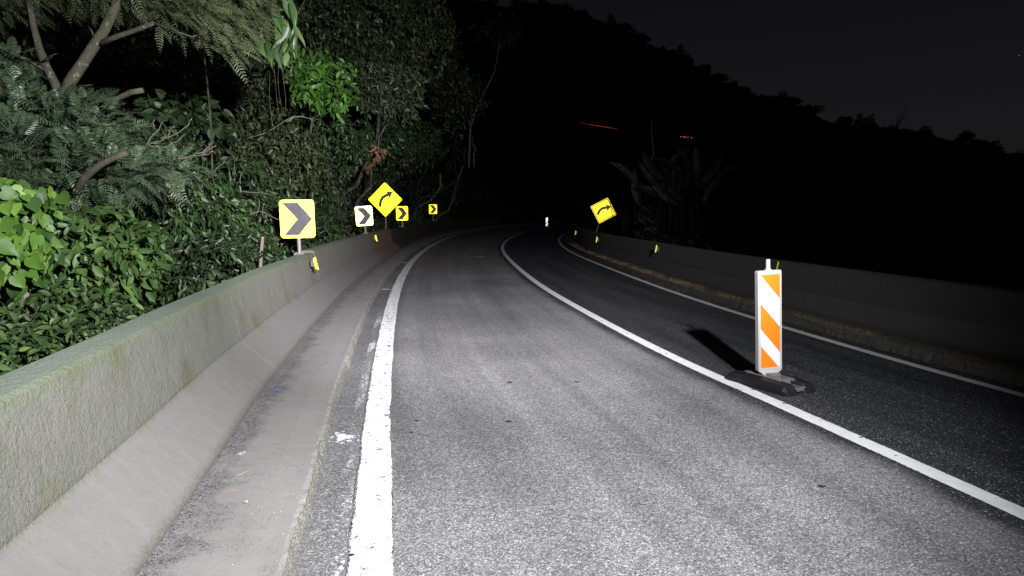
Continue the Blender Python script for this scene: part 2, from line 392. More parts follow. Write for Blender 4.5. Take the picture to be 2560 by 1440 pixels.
# ------------------------------------------------------------------ road geometry: plan curves x(y)
def smooth_path(pts, y0=-8., y1=128., step=.25):
    p = np.array(pts, float); p = p[np.argsort(p[:, 1])]
    ys = np.arange(y0, y1+step, step)
    sl0 = (p[2, 0]-p[0, 0])/(p[2, 1]-p[0, 1]); sl1 = (p[-1, 0]-p[-2, 0])/(p[-1, 1]-p[-2, 1])
    xs = np.interp(ys, p[:, 1], p[:, 0])
    lo = ys < p[0, 1]; xs[lo] = p[0, 0] + (ys[lo]-p[0, 1])*sl0
    hi = ys > p[-1, 1]; xs[hi] = p[-1, 0] + (ys[hi]-p[-1, 1])*sl1
    out = xs.copy()
    for i, y in enumerate(ys):
        s = min(4.5, max(.35, .13*abs(y)))
        a, b = max(0, i-int(3*s/step)), min(len(ys), i+int(3*s/step)+1)
        # local linear fit keeps the curve from shrinking at its ends
        wgt = np.exp(-.5*((ys[a:b]-y)/s)**2); d = ys[a:b]-y
        A = np.array([[wgt.sum(), (wgt*d).sum()], [(wgt*d).sum(), (wgt*d*d).sum()]]); B = np.array([(wgt*xs[a:b]).sum(), (wgt*d*xs[a:b]).sum()])
        out[i] = np.linalg.solve(A, B)[0]
    return ys, out
LINE_L = [(-.62, 2.86), (-.82, 3.95), (-1.135, 5.7), (-1.585, 8.46), (-2.1, 11.84), (-2.66, 16.1), (-3.35, 22.9), (-3.80, 30.5), (-4.05, 39.3), (-3.95, 50), (-2.93, 62.7), (-.9, 75), (2.5, 88), (8, 102), (17, 116)]
LINE_C = [(2.72, 3.5), (2.44, 4.7), (2.20, 5.75), (1.8, 7.2), (1.31, 10.06), (.62, 14.6), (.2, 19.16), (-.12, 23.25), (-.44, 28.3), (-.55, 33), (-.36, 38.8), (.28, 48.3), (1.72, 61.3), (3.6, 70), (5.6, 77), (8.9, 86), (14.5, 98), (22, 110)]
LINE_R = [(4.72, 4.9), (4.48, 5.83), (4.38, 6.31), (4.18, 7.06), (4.0, 8.23), (3.77, 9.42), (3.64, 10.26), (3.28, 13.05), (3.12, 14.4), (2.95, 16.9), (2.62, 21.8), (2.35, 26.2), (2.26, 30), (2.49, 37.7), (3.14, 45.15), (4.1, 52), (5.2, 57), (8.2, 68), (12.2, 79), (18, 92), (27, 106)]
CURB_L = [(-.95, 2.65), (-1.08, 3.34), (-1.23, 4.25), (-1.49, 5.58), (-1.68, 6.75), (-1.85, 7.8), (-2.29, 10.7), (-2.98, 15.9), (-3.75, 23.9), (-4.2, 31), (-4.5, 39), (-4.42, 50), (-3.4, 62), (-1.4, 75), (2.0, 88), (7.5, 102), (16.5, 116)]
BASE_L = [(-1.53, 2.65), (-1.72, 3.74), (-2.09, 5.58), (-2.25, 6.75), (-2.47, 7.98), (-3.11, 12.56), (-3.47, 15.72), (-4.0, 21.5), (-4.6, 28.9), (-5.05, 36), (-5.3, 43), (-5.15, 52), (-4.3, 62), (-2.3, 75), (1.1, 88), (6.6, 102), (15.6, 116)]
YS, XL = smooth_path(LINE_L); _, XC = smooth_path(LINE_C); _, XR = smooth_path(LINE_R); _, XK = smooth_path(CURB_L); _, XB = smooth_path(BASE_L)
def px_(arr): return lambda y: float(np.interp(y, YS, arr))
xl, xc, xr, xk, xb = map(px_, (XL, XC, XR, XK, XB))
def normals(arr, ys=YS):
    dx = np.gradient(arr, ys); n = np.sqrt(1+dx*dx); return 1/n, -dx/n     # points to the right of travel
def offset(arr, d):
    nx, ny = normals(arr); return arr + nx*d, YS + ny*d
def srange(y0, y1, fine=1):
    i = np.where((YS >= y0-1e-6) & (YS <= y1+1e-6))[0]; return i
def sweep(name, arr, prof, y0, y1, mats, thick=None, jitter=None, ulen=True, closed=False, parent=None, vmode=None):
    """prof: list of (offset to the right, z). One strip mesh following the path; uv = (metres along, metres across)"""
    ysf = np.concatenate([[y0], YS[(YS > y0+.02) & (YS < y1-.02)], [y1]]); nx0, ny0 = normals(arr)
    nx = np.interp(ysf, YS, nx0); ny = np.interp(ysf, YS, ny0); arr_ = np.interp(ysf, YS, arr); idx = np.arange(len(ysf)); n = len(idx); k = len(prof)
    V = np.zeros((n, k, 3)); U = np.zeros((n, k, 2))
    s = np.interp(ysf, YS, np.concatenate([[0], np.cumsum(np.hypot(np.diff(arr), np.diff(YS)))]))
    cum = [0.]
    for a, b in zip(prof[:-1], prof[1:]): cum.append(cum[-1] + math.hypot(b[0]-a[0], b[1]-a[1]))
    for j, (d, z) in enumerate(prof):
        V[:, j, 0] = arr_ + nx*d; V[:, j, 1] = ysf + ny*d; V[:, j, 2] = z
        U[:, j, 0] = s[idx]; U[:, j, 1] = cum[j] if vmode is None else vmode[j]
    if jitter is not None: jitter(V, idx)
    F = []
    kk = k if closed else k-1
    for i in range(n-1):
        for j in range(kk):
            j2 = (j+1) % k; F.append((i*k+j, i*k+j2, (i+1)*k+j2, (i+1)*k+j))
    if closed: F.append(tuple(range(k))[::-1]); F.append(tuple((n-1)*k+j for j in range(k)))
    me = bpy.data.meshes.new(name); me.from_pydata(V.reshape(-1, 3).tolist(), [], F)
    uvl = me.uv_layers.new(name='UVMap'); Uf = U.reshape(-1, 2)
    li = np.zeros(len(me.loops), int); me.loops.foreach_get('vertex_index', li); uvl.data.foreach_set('uv', Uf[li].ravel())
    return link_mesh(name, me, mats, parent)

# asphalt carriageway, both lanes, one sheet between the kerbs
def grid_between(name, fa, fb, ncol, y0, y1, z, mat, uvf):
    idx = srange(y0, y1); n = len(idx); A = fa[idx]; B = fb[idx]; t = np.linspace(0, 1, ncol)
    X = A[:, None]*(1-t) + B[:, None]*t; Y = np.repeat(YS[idx][:, None], ncol, 1)
    V = np.stack([X, Y, np.full_like(X, z)], -1)
    U = uvf(X, Y, idx, t)
    F = [(i*ncol+j, i*ncol+j+1, (i+1)*ncol+j+1, (i+1)*ncol+j) for i in range(n-1) for j in range(ncol-1)]
    me = bpy.data.meshes.new(name); me.from_pydata(V.reshape(-1, 3).tolist(), [], F)
    uvl = me.uv_layers.new(name='UVMap'); li = np.zeros(len(me.loops), int); me.loops.foreach_get('vertex_index', li)
    uvl.data.foreach_set('uv', U.reshape(-1, 2)[li].ravel())
    return link_mesh(name, me, mat)
nxc, nyc = normals(XC)
road = grid_between('road', XK-.3, XR+.6, 16, -8, 126, 0., M['asphalt'],
    lambda X, Y, idx, t: np.stack([(X-XC[idx][:, None])*nxc[idx][:, None], Y], -1))
tag(road, kind='structure')
def line_obj(name, arr, wl, wr, y0, y1, z, mat, rough=0.):
    def jit(V, idx):
        k = V.shape[1]
        for j in (0, k-1):
            V[:, j, 0] += rng.normal(0, rough, len(idx))
    o = sweep(name, arr, [(-wl, z), (-wl*.5, z), (0, z), (wr*.5, z), (wr, z)], y0, y1, mat, jitter=jit if rough else None, vmode=[-1, -.5, 0, .5, 1])
    # across in u, along in v
    uvl = o.data.uv_layers[0]; a = np.zeros(len(o.data.loops)*2); uvl.data.foreach_get('uv', a); a = a.reshape(-1, 2)[:, ::-1].copy(); uvl.data.foreach_set('uv', a.ravel())
    return tag(o, kind='structure')
line_obj('left_edge_line', XL, .115, .10, -8, 70, .004, M['edge_paint'], .004)
line_obj('centre_line', XC, .075, .075, -8, 118, .004, M['paint'])
line_obj('right_edge_line', XR, .065, .065, -8, 112, .004, M['paint'])
# traces of an older line just left of the edge line
def old_trace():
    m = NM('worn_out_paint'); P = m.pos(); uv, u, v = m.uv()
    k = m.math('ADD', m.math('MULTIPLY', m.noise(P, 34, 6, .75), .6), m.math('MULTIPLY', m.noise(m.scale(P, 1, .25), 3.2, 4), .5))
    m.set((.60, .60, .60), .7, .3); t = m.n('BsdfTransparent'); a = m.n('MixShader')
    m.l(m.math('ADD', m.mapr(k, .56, .66), 0.), a.inputs[0]); m.l(t.outputs[0], a.inputs[1]); m.l(m.b.outputs[0], a.inputs[2]); m.l(a.outputs[0], m.o.inputs[0]); return m.m
wm = old_trace()
o = sweep('worn_old_line', XL, [(-.20, .003), (-.125, .003)], 1.2, 11, wm); tag(o, kind='structure')
# splashes of spilled white paint across the strip by the kerb
def splash(px_x, y, rx, ry, seed):
    r = random.Random(seed); bm = bmesh.new(); n = 40
    c = bm.verts.new((0, 0, .0))
    ring = []
    for k in range(n):
        a = 2*math.pi*k/n; rr = .6+.4*r.random()+.25*math.sin(3*a+seed)
        ring.append(bm.verts.new((rx*rr*math.cos(a), ry*rr*math.sin(a), 0)))
    for k in range(n): bm.faces.new((c, ring[k], ring[(k+1) % n]))
    for _ in range(26):
        a = r.random()*6.28; d = 1+abs(r.gauss(0, .5)); q = .004+.010*r.random()
        cx, cy = rx*d*math.cos(a), ry*d*math.sin(a)
        bm.faces.new([bm.verts.new((cx+q*math.cos(t), cy+q*math.sin(t), 0)) for t in (0, 1, 2, 3, 4, 5)])
    o = bm_obj('paint_splash', bm, M['paint']); o.location = (px_x, y, .005); tag(o, kind='structure')
splash(-1.20, 4.72, .07, .09, 1)
splash(-2.62, 14.1, .12, .10, 2); splash(-3.42, 21.6, .22, .16, 3); splash(-4.1, 33, .35, .2, 4); splash(-1.2, 24.5, .2, .15, 5)

# gutter ledges (raised, with broken outer edge)
def ledge_jit(V, idx):
    n = len(idx); k = V.shape[1]
    e = np.zeros(n); 
    for i in range(1, n): e[i] = e[i-1]*.75 + rng.normal(0, .011)
    for j in range(k-4, k-1): V[:, j, 0] += e + rng.normal(0, .007, n)
    V[:, 1:k-3, 2] += rng.normal(0, .002, (n, k-4))
    V[:, k-3, 2] += rng.normal(0, .007, n)
def ledge(name, arr_base, arr_curb, side, mat, y0, y1, h0=.125, h1=.10):
    idx = srange(y0, y1); n = len(idx)
    cols = [0, .12, .25, .45, .65, .85, .95, .985, 1.0, 1.02]
    zs = [h0+.01, h0, h0, h0-.003, h0-.008, h1+.004, h1, h1-.012, h1*.45, -.01]
    A = arr_base[idx]; B = arr_curb[idx]
    # finer rows near the camera for the broken edge
    ysf = []; y = y0
    while y < y1: ysf.append(y); y += .045 if y < 9 else (.12 if y < 25 else .6)
    ysf = np.array(ysf); A = np.interp(ysf, YS, arr_base); B = np.interp(ysf, YS, arr_curb); n = len(ysf)
    wmean = np.abs(B-A)
    t = np.array(cols)
    X = A[:, None]*(1-t)+B[:, None]*t; Y = np.repeat(ysf[:, None], len(t), 1); Z = np.repeat(np.array(zs)[None], n, 0)
    e = np.zeros(n)
    for i in range(1, n): e[i] = e[i-1]*.90 + rng.normal(0, .0035)
    for j, kf in ((6, .4), (7, 1.), (8, 1.3), (9, 1.)):
        X[:, j] += (e*kf + rng.normal(0, .0028, n))*(1 if side > 0 else 1)
    Z[:, 7] += rng.normal(0, .004, n); Z[:, 8] += rng.normal(0, .007, n)
    Z[:, 0:6] += rng.normal(0, .0003, (n, 6))
    V = np.stack([X, Y, Z], -1); k = len(t)
    U = np.stack([Y, np.abs(X-A[:, None])], -1)
    F = [(i*k+j, i*k+j+1, (i+1)*k+j+1, (i+1)*k+j) for i in range(n-1) for j in range(k-1)]
    me = bpy.data.meshes.new(name); me.from_pydata(V.reshape(-1, 3).tolist(), [], F)
    uvl = me.uv_layers.new(name='UVMap'); li = np.zeros(len(me.loops), int); me.loops.foreach_get('vertex_index', li)
    uvl.data.foreach_set('uv', U.reshape(-1, 2)[li].ravel())
    return tag(link_mesh(name, me, mat), kind='structure')
ledge('left_gutter_ledge', XB, XK, 1, M['ledge'], -8, 100)
XCR = XR + .27; XBR = XR + .67
ledge('right_gutter_ledge', XBR, XCR, -1, M['ledge_r'], -8, 100, .12, .11)

# ------------------------------------------------------------------ concrete barriers
PL = [(.0, .06), (.0, .125), (-.02, .15), (-.30, .395), (-.325, .425), (-.405, .885), (-.43, .905), (-.60, .91), (-.625, .89), (-.66, .40), (-.72, -.3)]
def barrier(y0, y1, mat, label, dz=0., dark=False):
    def jit(V, idx):
        n = len(idx); V[:, 5:9, 2] += dz
        V[:, 5:8, 2] += np.interp(np.arange(n), np.arange(0, n+8, 8), rng.normal(0, .004, len(np.arange(0, n+8, 8))))[:, None]
    o = sweep('concrete_barrier', XB, PL, y0, y1, mat, jitter=jit, closed=True)
    return tag(o, label, 'barrier', 'concrete barriers left of the road')
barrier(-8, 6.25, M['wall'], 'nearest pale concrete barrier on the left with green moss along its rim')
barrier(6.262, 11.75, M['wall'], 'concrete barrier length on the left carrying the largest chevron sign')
barrier(11.76, 21.0, M['wall2'], 'grey concrete barrier length on the left under the second chevron sign', .035)
barrier(21.01, 27.5, M['wall_red'], 'red-brown concrete barrier length on the left', .03)
barrier(27.51, 45, M['wall_dark'], 'dark brown concrete barrier beyond the red-brown length', -.02)
barrier(45.01, 80, M['wall_dark'], 'farthest dark concrete barrier length round the bend on the left')
PR = [(.0, .06), (.0, .13), (.04, .16), (.17, .78), (.19, .80), (.37, .80), (.39, .78), (.45, -.4)]
def barrier_r(y0, y1, label):
    o = sweep('concrete_barrier', XBR, PR, y0, y1, M['wall_r'], closed=True)
    return tag(o, label, 'barrier', 'concrete barriers right of the road')
barrier_r(-8, 11.0, 'nearest dark concrete barrier on the right behind the striped marker')
barrier_r(11.03, 24.0, 'dark concrete barrier on the right in front of the long-leaved plants')
barrier_r(24.03, 44.0, 'dark concrete barrier on the right below the tilted yellow sign')

# ------------------------------------------------------------------ terrain
def terrain_z(x, y):
    L = np.interp(y, YS, XB) - .66; Rr = np.interp(y, YS, XBR) + .4
    far = np.clip((y-128)/10, 0, 1)
    dl = np.maximum(0, L - x); dr = np.maximum(0, x - Rr)
    zl = .25 + np.minimum(.10*dl + .52*np.maximum(0, dl-1.6), 34)
    zr = -.2 - np.minimum(.55*np.maximum(0, dr-.8), 14)
    base = np.full_like(x, -.06)
    z = np.where(dl > 0, zl, np.where(dr > 0, zr, base))
    z = z + np.where((dl > 1) | (dr > 1), .35*np.sin(x*.9+1.3*np.sin(y*.4))*np.sin(y*.7+.5*x), 0)*np.clip(np.maximum(dl, dr)/4, 0, 1)
    return z
def terrain():
    xs = np.unique(np.concatenate([np.arange(-260, -40, 12), np.arange(-40, -10, 2.), np.arange(-10, 30, .3), np.arange(30, 80, 4), np.arange(80, 420, 14)]))
    ys = np.unique(np.concatenate([np.arange(-90, -10, 10), np.arange(-10, 60, .6), np.arange(60, 130, 2), np.arange(130, 330, 12)]))
    X, Y = np.meshgrid(xs, ys); Z = terrain_z(X, np.clip(Y, -8, 128))
    Z = np.where(Y > 128, np.minimum(Z, 20), Z)
    n, k = X.shape; V = np.stack([X, Y, Z], -1).reshape(-1, 3)
    F = [(i*k+j, i*k+j+1, (i+1)*k+j+1, (i+1)*k+j) for i in range(n-1) for j in range(k-1)]
    me = bpy.data.meshes.new('ground'); me.from_pydata(V.tolist(), [], F)
    tag(link_mesh('ground', me, M['soil'], None, True), kind='structure')
terrain()
# far mountain: ridge read off as elevation angles, standing about 430 m away
RIDGE = [(-900, 60), (-300, -40), (300, -90), (700, -60), (1000, -30), (1130, -2), (1190, 6), (1260, 20), (1310, 12), (1370, 8), (1440, 25), (1500, 55), (1570, 82), (1600, 100), (1660, 128), (1720, 158), (1780, 192), (1850, 224), (1900, 248), (1960, 258), (2010, 272), (2060, 300), (2110, 318), (2200, 322), (2280, 324), (2340, 346), (2400, 362), (2460, 372), (2520, 384), (2600, 395), (2900, 430), (3600, 470)]
RD = 430.
def ridge_pts():
    ang = []; h = []
    for px, py in RIDGE:
        p = at(px, py, 100.) ; r = math.hypot(p.x, p.y); ang.append(math.atan2(p.x, p.y)); h.append((p.z-CAMH)/r)
    return np.array(ang), np.array(h)
RA, RH = ridge_pts()
def mountain():
    A = np.linspace(-1.0, 1.15, 260); T = np.array([0, .08, .2, .35, .5, .65, .8, .92, 1., 1.1, 1.3])
    r = np.array([210, 235, 265, 300, 330, 360, 390, 415, 430, 460, 560.])
    zf = np.array([0, .05, .14, .28, .44, .60, .78, .93, 1., .93, .4])
    H = CAMH + np.interp(A, RA, RH)*RD
    V = []
    for i, a in enumerate(A):
        for rr, z in zip(r, zf):
            zz = -22 + (H[i]+22)*z + (math.sin(a*41+rr*.05)*4 + math.sin(a*97+rr*.11)*2)*z*(1-z)*2
            V.append((rr*math.sin(a), rr*math.cos(a), zz))
    k = len(r); F = [(i*k+j, i*k+j+1, (i+1)*k+j+1, (i+1)*k+j) for i in range(len(A)-1) for j in range(k-1)]
    me = bpy.data.meshes.new('mountain'); me.from_pydata(V, [], F)
    tag(link_mesh('mountain', me, M['soil'], None, True), kind='structure')
mountain()

# ------------------------------------------------------------------ foliage
TPL = {
 'rhomb': ([(0, 0, 0), (.45, .5, .06), (1, 0, -.08), (.45, -.5, .06)], [(0, 1, 2), (0, 2, 3)]),
 'oval': ([(0, 0, 0), (.28, .42, .05), (.68, .40, .03), (1, 0, -.14), (.68, -.40, .03), (.28, -.42, .05), (.5, 0, -.03)], [(0, 6, 1), (1, 6, 2), (2, 6, 3), (3, 6, 4), (4, 6, 5), (5, 6, 0)]),
 'heart': ([(0, 0, 0), (-.14, .20, .02), (-.06, .42, .05), (.22, .54, .06), (.55, .40, .03), (.8, .18, -.03), (1, 0, -.12), (.8, -.18, -.03), (.55, -.40, .03), (.22, -.54, .06), (-.06, -.42, .05), (-.14, -.20, .02), (.4, 0, -.04)],
           [(0, 12, 1), (1, 12, 2), (2, 12, 3), (3, 12, 4), (4, 12, 5), (5, 12, 6), (6, 12, 7), (7, 12, 8), (8, 12, 9), (9, 12, 10), (10, 12, 11), (11, 12, 0)]),
 'long': ([(0, .02, 0), (.15, .35, .06), (.45, .5, .04), (.75, .40, -.05), (1, 0, -.25), (.75, -.40, -.05), (.45, -.5, .04), (.15, -.35, .06), (0, -.02, 0), (.5, 0, -.04)],
          [(0, 9, 1), (1, 9, 2), (2, 9, 3), (3, 9, 4), (4, 9, 5), (5, 9, 6), (6, 9, 7), (7, 9, 8)]),
 'stone': ([(0, 0, 0), (.5, .5, 0), (1, 0, 0), (.5, -.5, 0), (.5, 0, .55)], [(0, 4, 1), (1, 4, 2), (2, 4, 3), (3, 4, 0)]),
}
def unit(a): return a/np.maximum(1e-9, np.linalg.norm(a, axis=-1, keepdims=True))
def leaf_mesh(name, P, D, N, L, Wd, shape, mat, parent=None, rnd=None):
    if shape != 'stone' and np.mean(P[:, 1]) < 300:
        off = np.array(parent.location) if parent else np.zeros(3); Q = P + off
        lim = np.interp(Q[:, 1], YS, XB) - .74 - np.clip((Q[:, 1]-7)*.03, 0, .55) + np.maximum(0, Q[:, 2]-1.9-.02*Q[:, 1])*.9
        right = np.interp(Q[:, 1], YS, XBR) + .6
        front = (Q[:, 0] > -.222*Q[:, 1]) & (Q[:, 0] < 0) & (Q[:, 2] < 1.6+.055*Q[:, 1]) & (Q[:, 1] < 28.7) & (Q[:, 1] > 12)   # kept pruned before the signs
        front |= (Q[:, 0] > 0) & (Q[:, 0] < .166*Q[:, 1] + .3) & (Q[:, 1] < 33.2)
        keep = ~front & ((Q[:, 0] < lim) | (Q[:, 0] > right)) & (Q[:, 2] > -4)
        if keep.sum() < len(P):
            L = np.broadcast_to(L, (len(P),))[keep]; Wd = np.broadcast_to(Wd, (len(P),))[keep]; rnd = None if rnd is None else rnd[keep]
            P, D, N = P[keep], D[keep], N[keep]
    T, TF = TPL[shape]; T = np.array(T, float); TF = np.array(TF)
    n = len(P); D = unit(D); Sd = unit(np.cross(N, D)); U = np.cross(D, Sd)
    L = np.broadcast_to(L, (n,)); Wd = np.broadcast_to(Wd, (n,))
    V = P[:, None] + D[:, None]*(T[None, :, 0:1]*L[:, None, None]) + Sd[:, None]*(T[None, :, 1:2]*Wd[:, None, None]) + U[:, None]*(T[None, :, 2:3]*L[:, None, None])
    k = len(T); F = (TF[None] + (np.arange(n)*k)[:, None, None]).reshape(-1, 3)
    me = bpy.data.meshes.new(name)
    me.vertices.add(n*k); me.vertices.foreach_set('co', V.astype(np.float32).ravel())
    me.loops.add(F.size); me.loops.foreach_set('vertex_index', F.astype(np.int32).ravel())
    me.polygons.add(len(F)); me.polygons.foreach_set('loop_start', np.arange(0, F.size, 3, dtype=np.int32))
    me.update(calc_edges=True)
    r = rng.random(n) if rnd is None else rnd
    at_ = me.attributes.new('rnd', 'FLOAT', 'FACE'); at_.data.foreach_set('value', np.repeat(r, len(TF)).astype(np.float32))
    return link_mesh(name, me, mat, parent)
def sample_blobs(blobs, n, power=.45):
    b = np.array(blobs, float); vol = (b[:, 3]*b[:, 4]*b[:, 5])**.75; i = rng.choice(len(b), n, p=vol/vol.sum())
    d = unit(rng.normal(size=(n, 3))); r = rng.random(n)**power
    o = b[i, :3] + d*r[:, None]*b[i, 3:6]
    return o, unit(d/b[i, 3:6])
def crown(name, blobs, twigs, per, tl, L, Wd, shape, mat, parent, droop=.25, power=.45, flat=.5):
    o, outw = sample_blobs(blobs, int(twigs*1.35), power)
    if np.mean(o[:, 1]) < 300:   # clumps and gaps
        sz = np.mean([b[3]+b[5] for b in blobs])/2; q_ = o*(2.6/max(.25, sz)); ph = rng.random(3)*6
        c_ = np.sin(q_[:, 0]*1.3+ph[0]+np.sin(q_[:, 2])) * np.sin(q_[:, 1]*1.1+ph[1]) + np.sin(q_[:, 2]*1.5+ph[2]+.8*np.sin(q_[:, 0]*1.7)) + rng.normal(0, .35, len(o))
        k_ = c_ > np.quantile(c_, .26); o, outw = o[k_], outw[k_]
    twigs = len(o)
    dr = unit(outw*.8 + rng.normal(size=o.shape)*.6 + np.array([0, -.25, -droop]))
    t = np.linspace(.1, 1, per); P = (o[:, None] + dr[:, None]*(t[None, :, None]*tl)).reshape(-1, 3)
    Dr = np.repeat(dr, per, 0); sd = unit(np.cross(Dr, rng.normal(size=Dr.shape)))
    D = unit(Dr*.5 + sd*.9 + np.array([0, 0, -droop]) + rng.normal(size=Dr.shape)*.2)
    N = unit(np.array([.25, -.5, 1.])*flat + rng.normal(size=D.shape)*.55)
    sc = rng.uniform(.65, 1.25, len(P)); rn = np.clip(np.repeat(rng.random(twigs), per)*.6 + rng.random(len(P))*.4, 0, 1)
    return leaf_mesh(name, P, D, N, L*sc, Wd*sc, shape, mat, parent, rn), o, dr
def pinnate(name, o, dr, flen, pairs, ll, lw, mat, parent, wood):
    n = len(o); t = np.linspace(.18, .98, pairs); fl = flen*rng.uniform(.7, 1.2, n)
    up = unit(np.array([.1, -.35, 1.]) + rng.normal(size=dr.shape)*.35); side = unit(np.cross(dr, up)); up = np.cross(side, dr)
    sag = -(t**2)[None, :, None]*np.array([0, 0, .22])*fl[:, None, None]
    C0 = o[:, None] + dr[:, None]*(t[None, :, None]*fl[:, None, None]) + sag
    Ps, Ds, Ns, Ls, Rn = [], [], [], [], []
    fr = rng.random(n)
    for s in (-1, 1):
        D = dr[:, None]*.45 + side[:, None]*s*1. + rng.normal(size=C0.shape)*.07 + np.array([0, 0, -.12])
        Ps.append(C0.reshape(-1, 3)); Ds.append(D.reshape(-1, 3)); Ns.append(np.repeat(up, pairs, 0) + rng.normal(size=(n*pairs, 3))*.12)
        Ls.append((np.sin(np.pi*(.2+.75*t))[None]*np.ones((n, 1))*ll*(fl/flen)[:, None]).ravel()); Rn.append(np.clip(np.repeat(fr, pairs)*.7 + rng.random(n*pairs)*.3, 0, 1))
    Ls = np.concatenate(Ls)
    ob = leaf_mesh(name, np.concatenate(Ps), np.concatenate(Ds), np.concatenate(Ns), Ls, Ls*lw, 'oval', mat, parent, np.concatenate(Rn))
    if wood is not None:
        for i in range(0, n, 1):
            e = Vector(o[i] + dr[i]*fl[i]*.95) - Vector((0, 0, .2*fl[i]))
            wood.add([Vector(o[i]), Vector(o[i]+dr[i]*fl[i]*.5)-Vector((0, 0, .05*fl[i])), e], .004, .002, 3)
    return ob
def gz(x, y): return float(terrain_z(np.array([x]), np.array([min(y, 128)]))[0])
GF = 'trees on the bank beyond the left barrier'
def blocks_sign(pts, off):
    for p in pts:
        q_ = Vector(p) + off
        if q_.y > 11 and q_.y < 28.8 and q_.x > -.226*q_.y and q_.z < 1.9+.055*q_.y: return True
    return False
def tree(name, label, cat, blobs, base, twigs, per, tl, L, Wd, shape, mat, bark=None, tr=.09, droop=.25, power=.45, group=GF, limbs=6, flat=.5, twig_wood=120):
    bx_, by_ = base; z0 = gz(bx_, by_) - .15
    root = empty(name, (bx_, by_, z0)); tag(root, label, cat, group)
    inv = Vector((bx_, by_, z0))
    bl = [(b[0]-bx_, b[1]-by_, b[2]-z0, b[3], b[4], b[5]) for b in blobs]
    ob, o, dr = crown('crown', bl, twigs, per, tl, L, Wd, shape, mat, root, droop, power, flat)
    W = Tubes(); cz = np.mean([b[2] for b in bl]); cx = np.mean([b[0] for b in bl]); cy = np.mean([b[1] for b in bl])
    top = Vector((cx, cy, cz)); tp = curvy((0, 0, 0), top, 8, .35)
    W.add(tp, tr, tr*.5, 8, .08)
    for i in range(limbs):
        b = bl[i % len(bl)]; s = tp[random.randint(2, 7)]
        e = Vector((b[0]+random.uniform(-.7, .7)*b[3], b[1]+random.uniform(-.7, .7)*b[4], b[2]+random.uniform(-.5, .8)*b[5]))
        c_ = curvy(s, e, 9, .3)
        if not blocks_sign(c_, inv): W.add(c_, tr*.28, tr*.07, 6, .05)
    for i in rng.choice(len(o), min(twig_wood, len(o)), replace=False):
        a = Vector(o[i])
        if blocks_sign([a], inv): continue
        W.add([a - Vector(dr[i])*tl*.8, a + Vector((0, 0, .04*tl)), a+Vector(dr[i])*tl], .004+tr*.03, .002, 3)
    W.build('trunk', bark or M['dark_bark'], root)
    return root
def B(px, py, Y, rx, ry, dy=.8):
    """crown lobe centred where the photo shows it at depth Y, radii given in photo pixels"""
    p = at(px, py, Y); k = Y/FPX; return (p.x, p.y, p.z, rx*k, dy, ry*k)

# --- near left vine with lime heart leaves
root = empty('climbing_vine', (-3.15, 4.15, gz(-3.15, 4.15))); tag(root, 'lime green climbing vine with large heart-shaped leaves at the far left edge', 'vine')
loc = root.location
bl = [B(20, 520, 4.2, 80, 60, .35), B(-20, 640, 4.0, 105, 95, .4), B(50, 610, 4.25, 65, 90, .3), B(-60, 480, 4.2, 80, 50, .4), B(95, 500, 4.3, 45, 25, .25)]
bl = [(b[0]-loc.x, b[1]-loc.y, b[2]-loc.z, *b[3:]) for b in bl]
o, ow = sample_blobs(bl, 1050, .4)
D = unit(ow*.3 + rng.normal(size=o.shape)*.45 + np.array([0.15, -.25, -.9])); N = unit(np.array([.45, -1., .55]) + rng.normal(size=o.shape)*.45)
leaf_mesh('leaves', o, D, N, *(lambda q_: (q_, q_*.92))(rng.uniform(.045, .105, len(o))), 'heart', M['lime'], root)
W = Tubes()
for k in range(14):
    a = Vector(o[rng.integers(len(o))]); b = Vector(o[rng.integers(len(o))]); W.add(curvy(a, b, 8, .5), .006, .003, 5)
W.add(curvy((.1, .2, 0), Vector(bl[0][:3]), 8, .3), .03, .015, 7)
W.build('stem', M['dead'], root)
tendril = Tubes(); tp = []
p0, p1 = at(95, 490, 4.25)-loc, at(165, 535, 4.3)-loc
for k in range(16):
    t = k/15; a = 4.2*t**2
    tp.append(p0.lerp(p1, min(1, t*1.25)) + Vector((.03*math.sin(a)*t, 0, .035*(1-math.cos(a))*t)))
tendril.add(tp, .003, .002, 4); tendril.build('tendril', M['vine'], root)
# --- mid vine shrub
tree('vine_shrub', 'vine-covered shrub with pointed mid-green leaves drooping beside the lime vine', 'shrub',
     [B(220, 590, 5.2, 120, 45, .5), B(310, 610, 5.3, 70, 45, .45), B(150, 640, 5.0, 80, 60, .4), B(245, 690, 5.2, 70, 55, .4), B(90, 730, 5.0, 80, 60, .4), B(330, 665, 5.3, 45, 30, .4)],
     (-3.6, 5.6), 620, 6, .17, .098, .047, 'oval', M['vine'], M['stem'], .02, .55, .35, None, 12, .6)
tree('glossy_shrub', 'small glossy dark-green shrub hanging at the right end of the vine shrub', 'shrub',
     [B(330, 620, 5.9, 60, 30, .4), B(365, 640, 6.0, 28, 40, .3), B(290, 710, 5.7, 45, 30, .3)],
     (-3.7, 6.3), 150, 8, .13, .07, .03, 'oval', M['glossy'], M['dark_bark'], .02, .7, .35, None, 6, .6)
tree('leafy_creeper', 'low leafy creeper spilling against the near mossy barrier', 'creeper',
     [B(60, 830, 4.2, 120, 45, .5), B(190, 800, 4.6, 80, 38, .4), B(-20, 870, 3.6, 100, 40, .4), B(250, 770, 5.0, 60, 30, .35), B(80, 760, 4.6, 90, 30, .4), B(10, 900, 3.2, 60, 25, .25)],
     (-3.0, 4.2), 760, 6, .13, .080, .034, 'oval', M['cover'], M['stem'], .010, .1, .5, None, 8, .8)
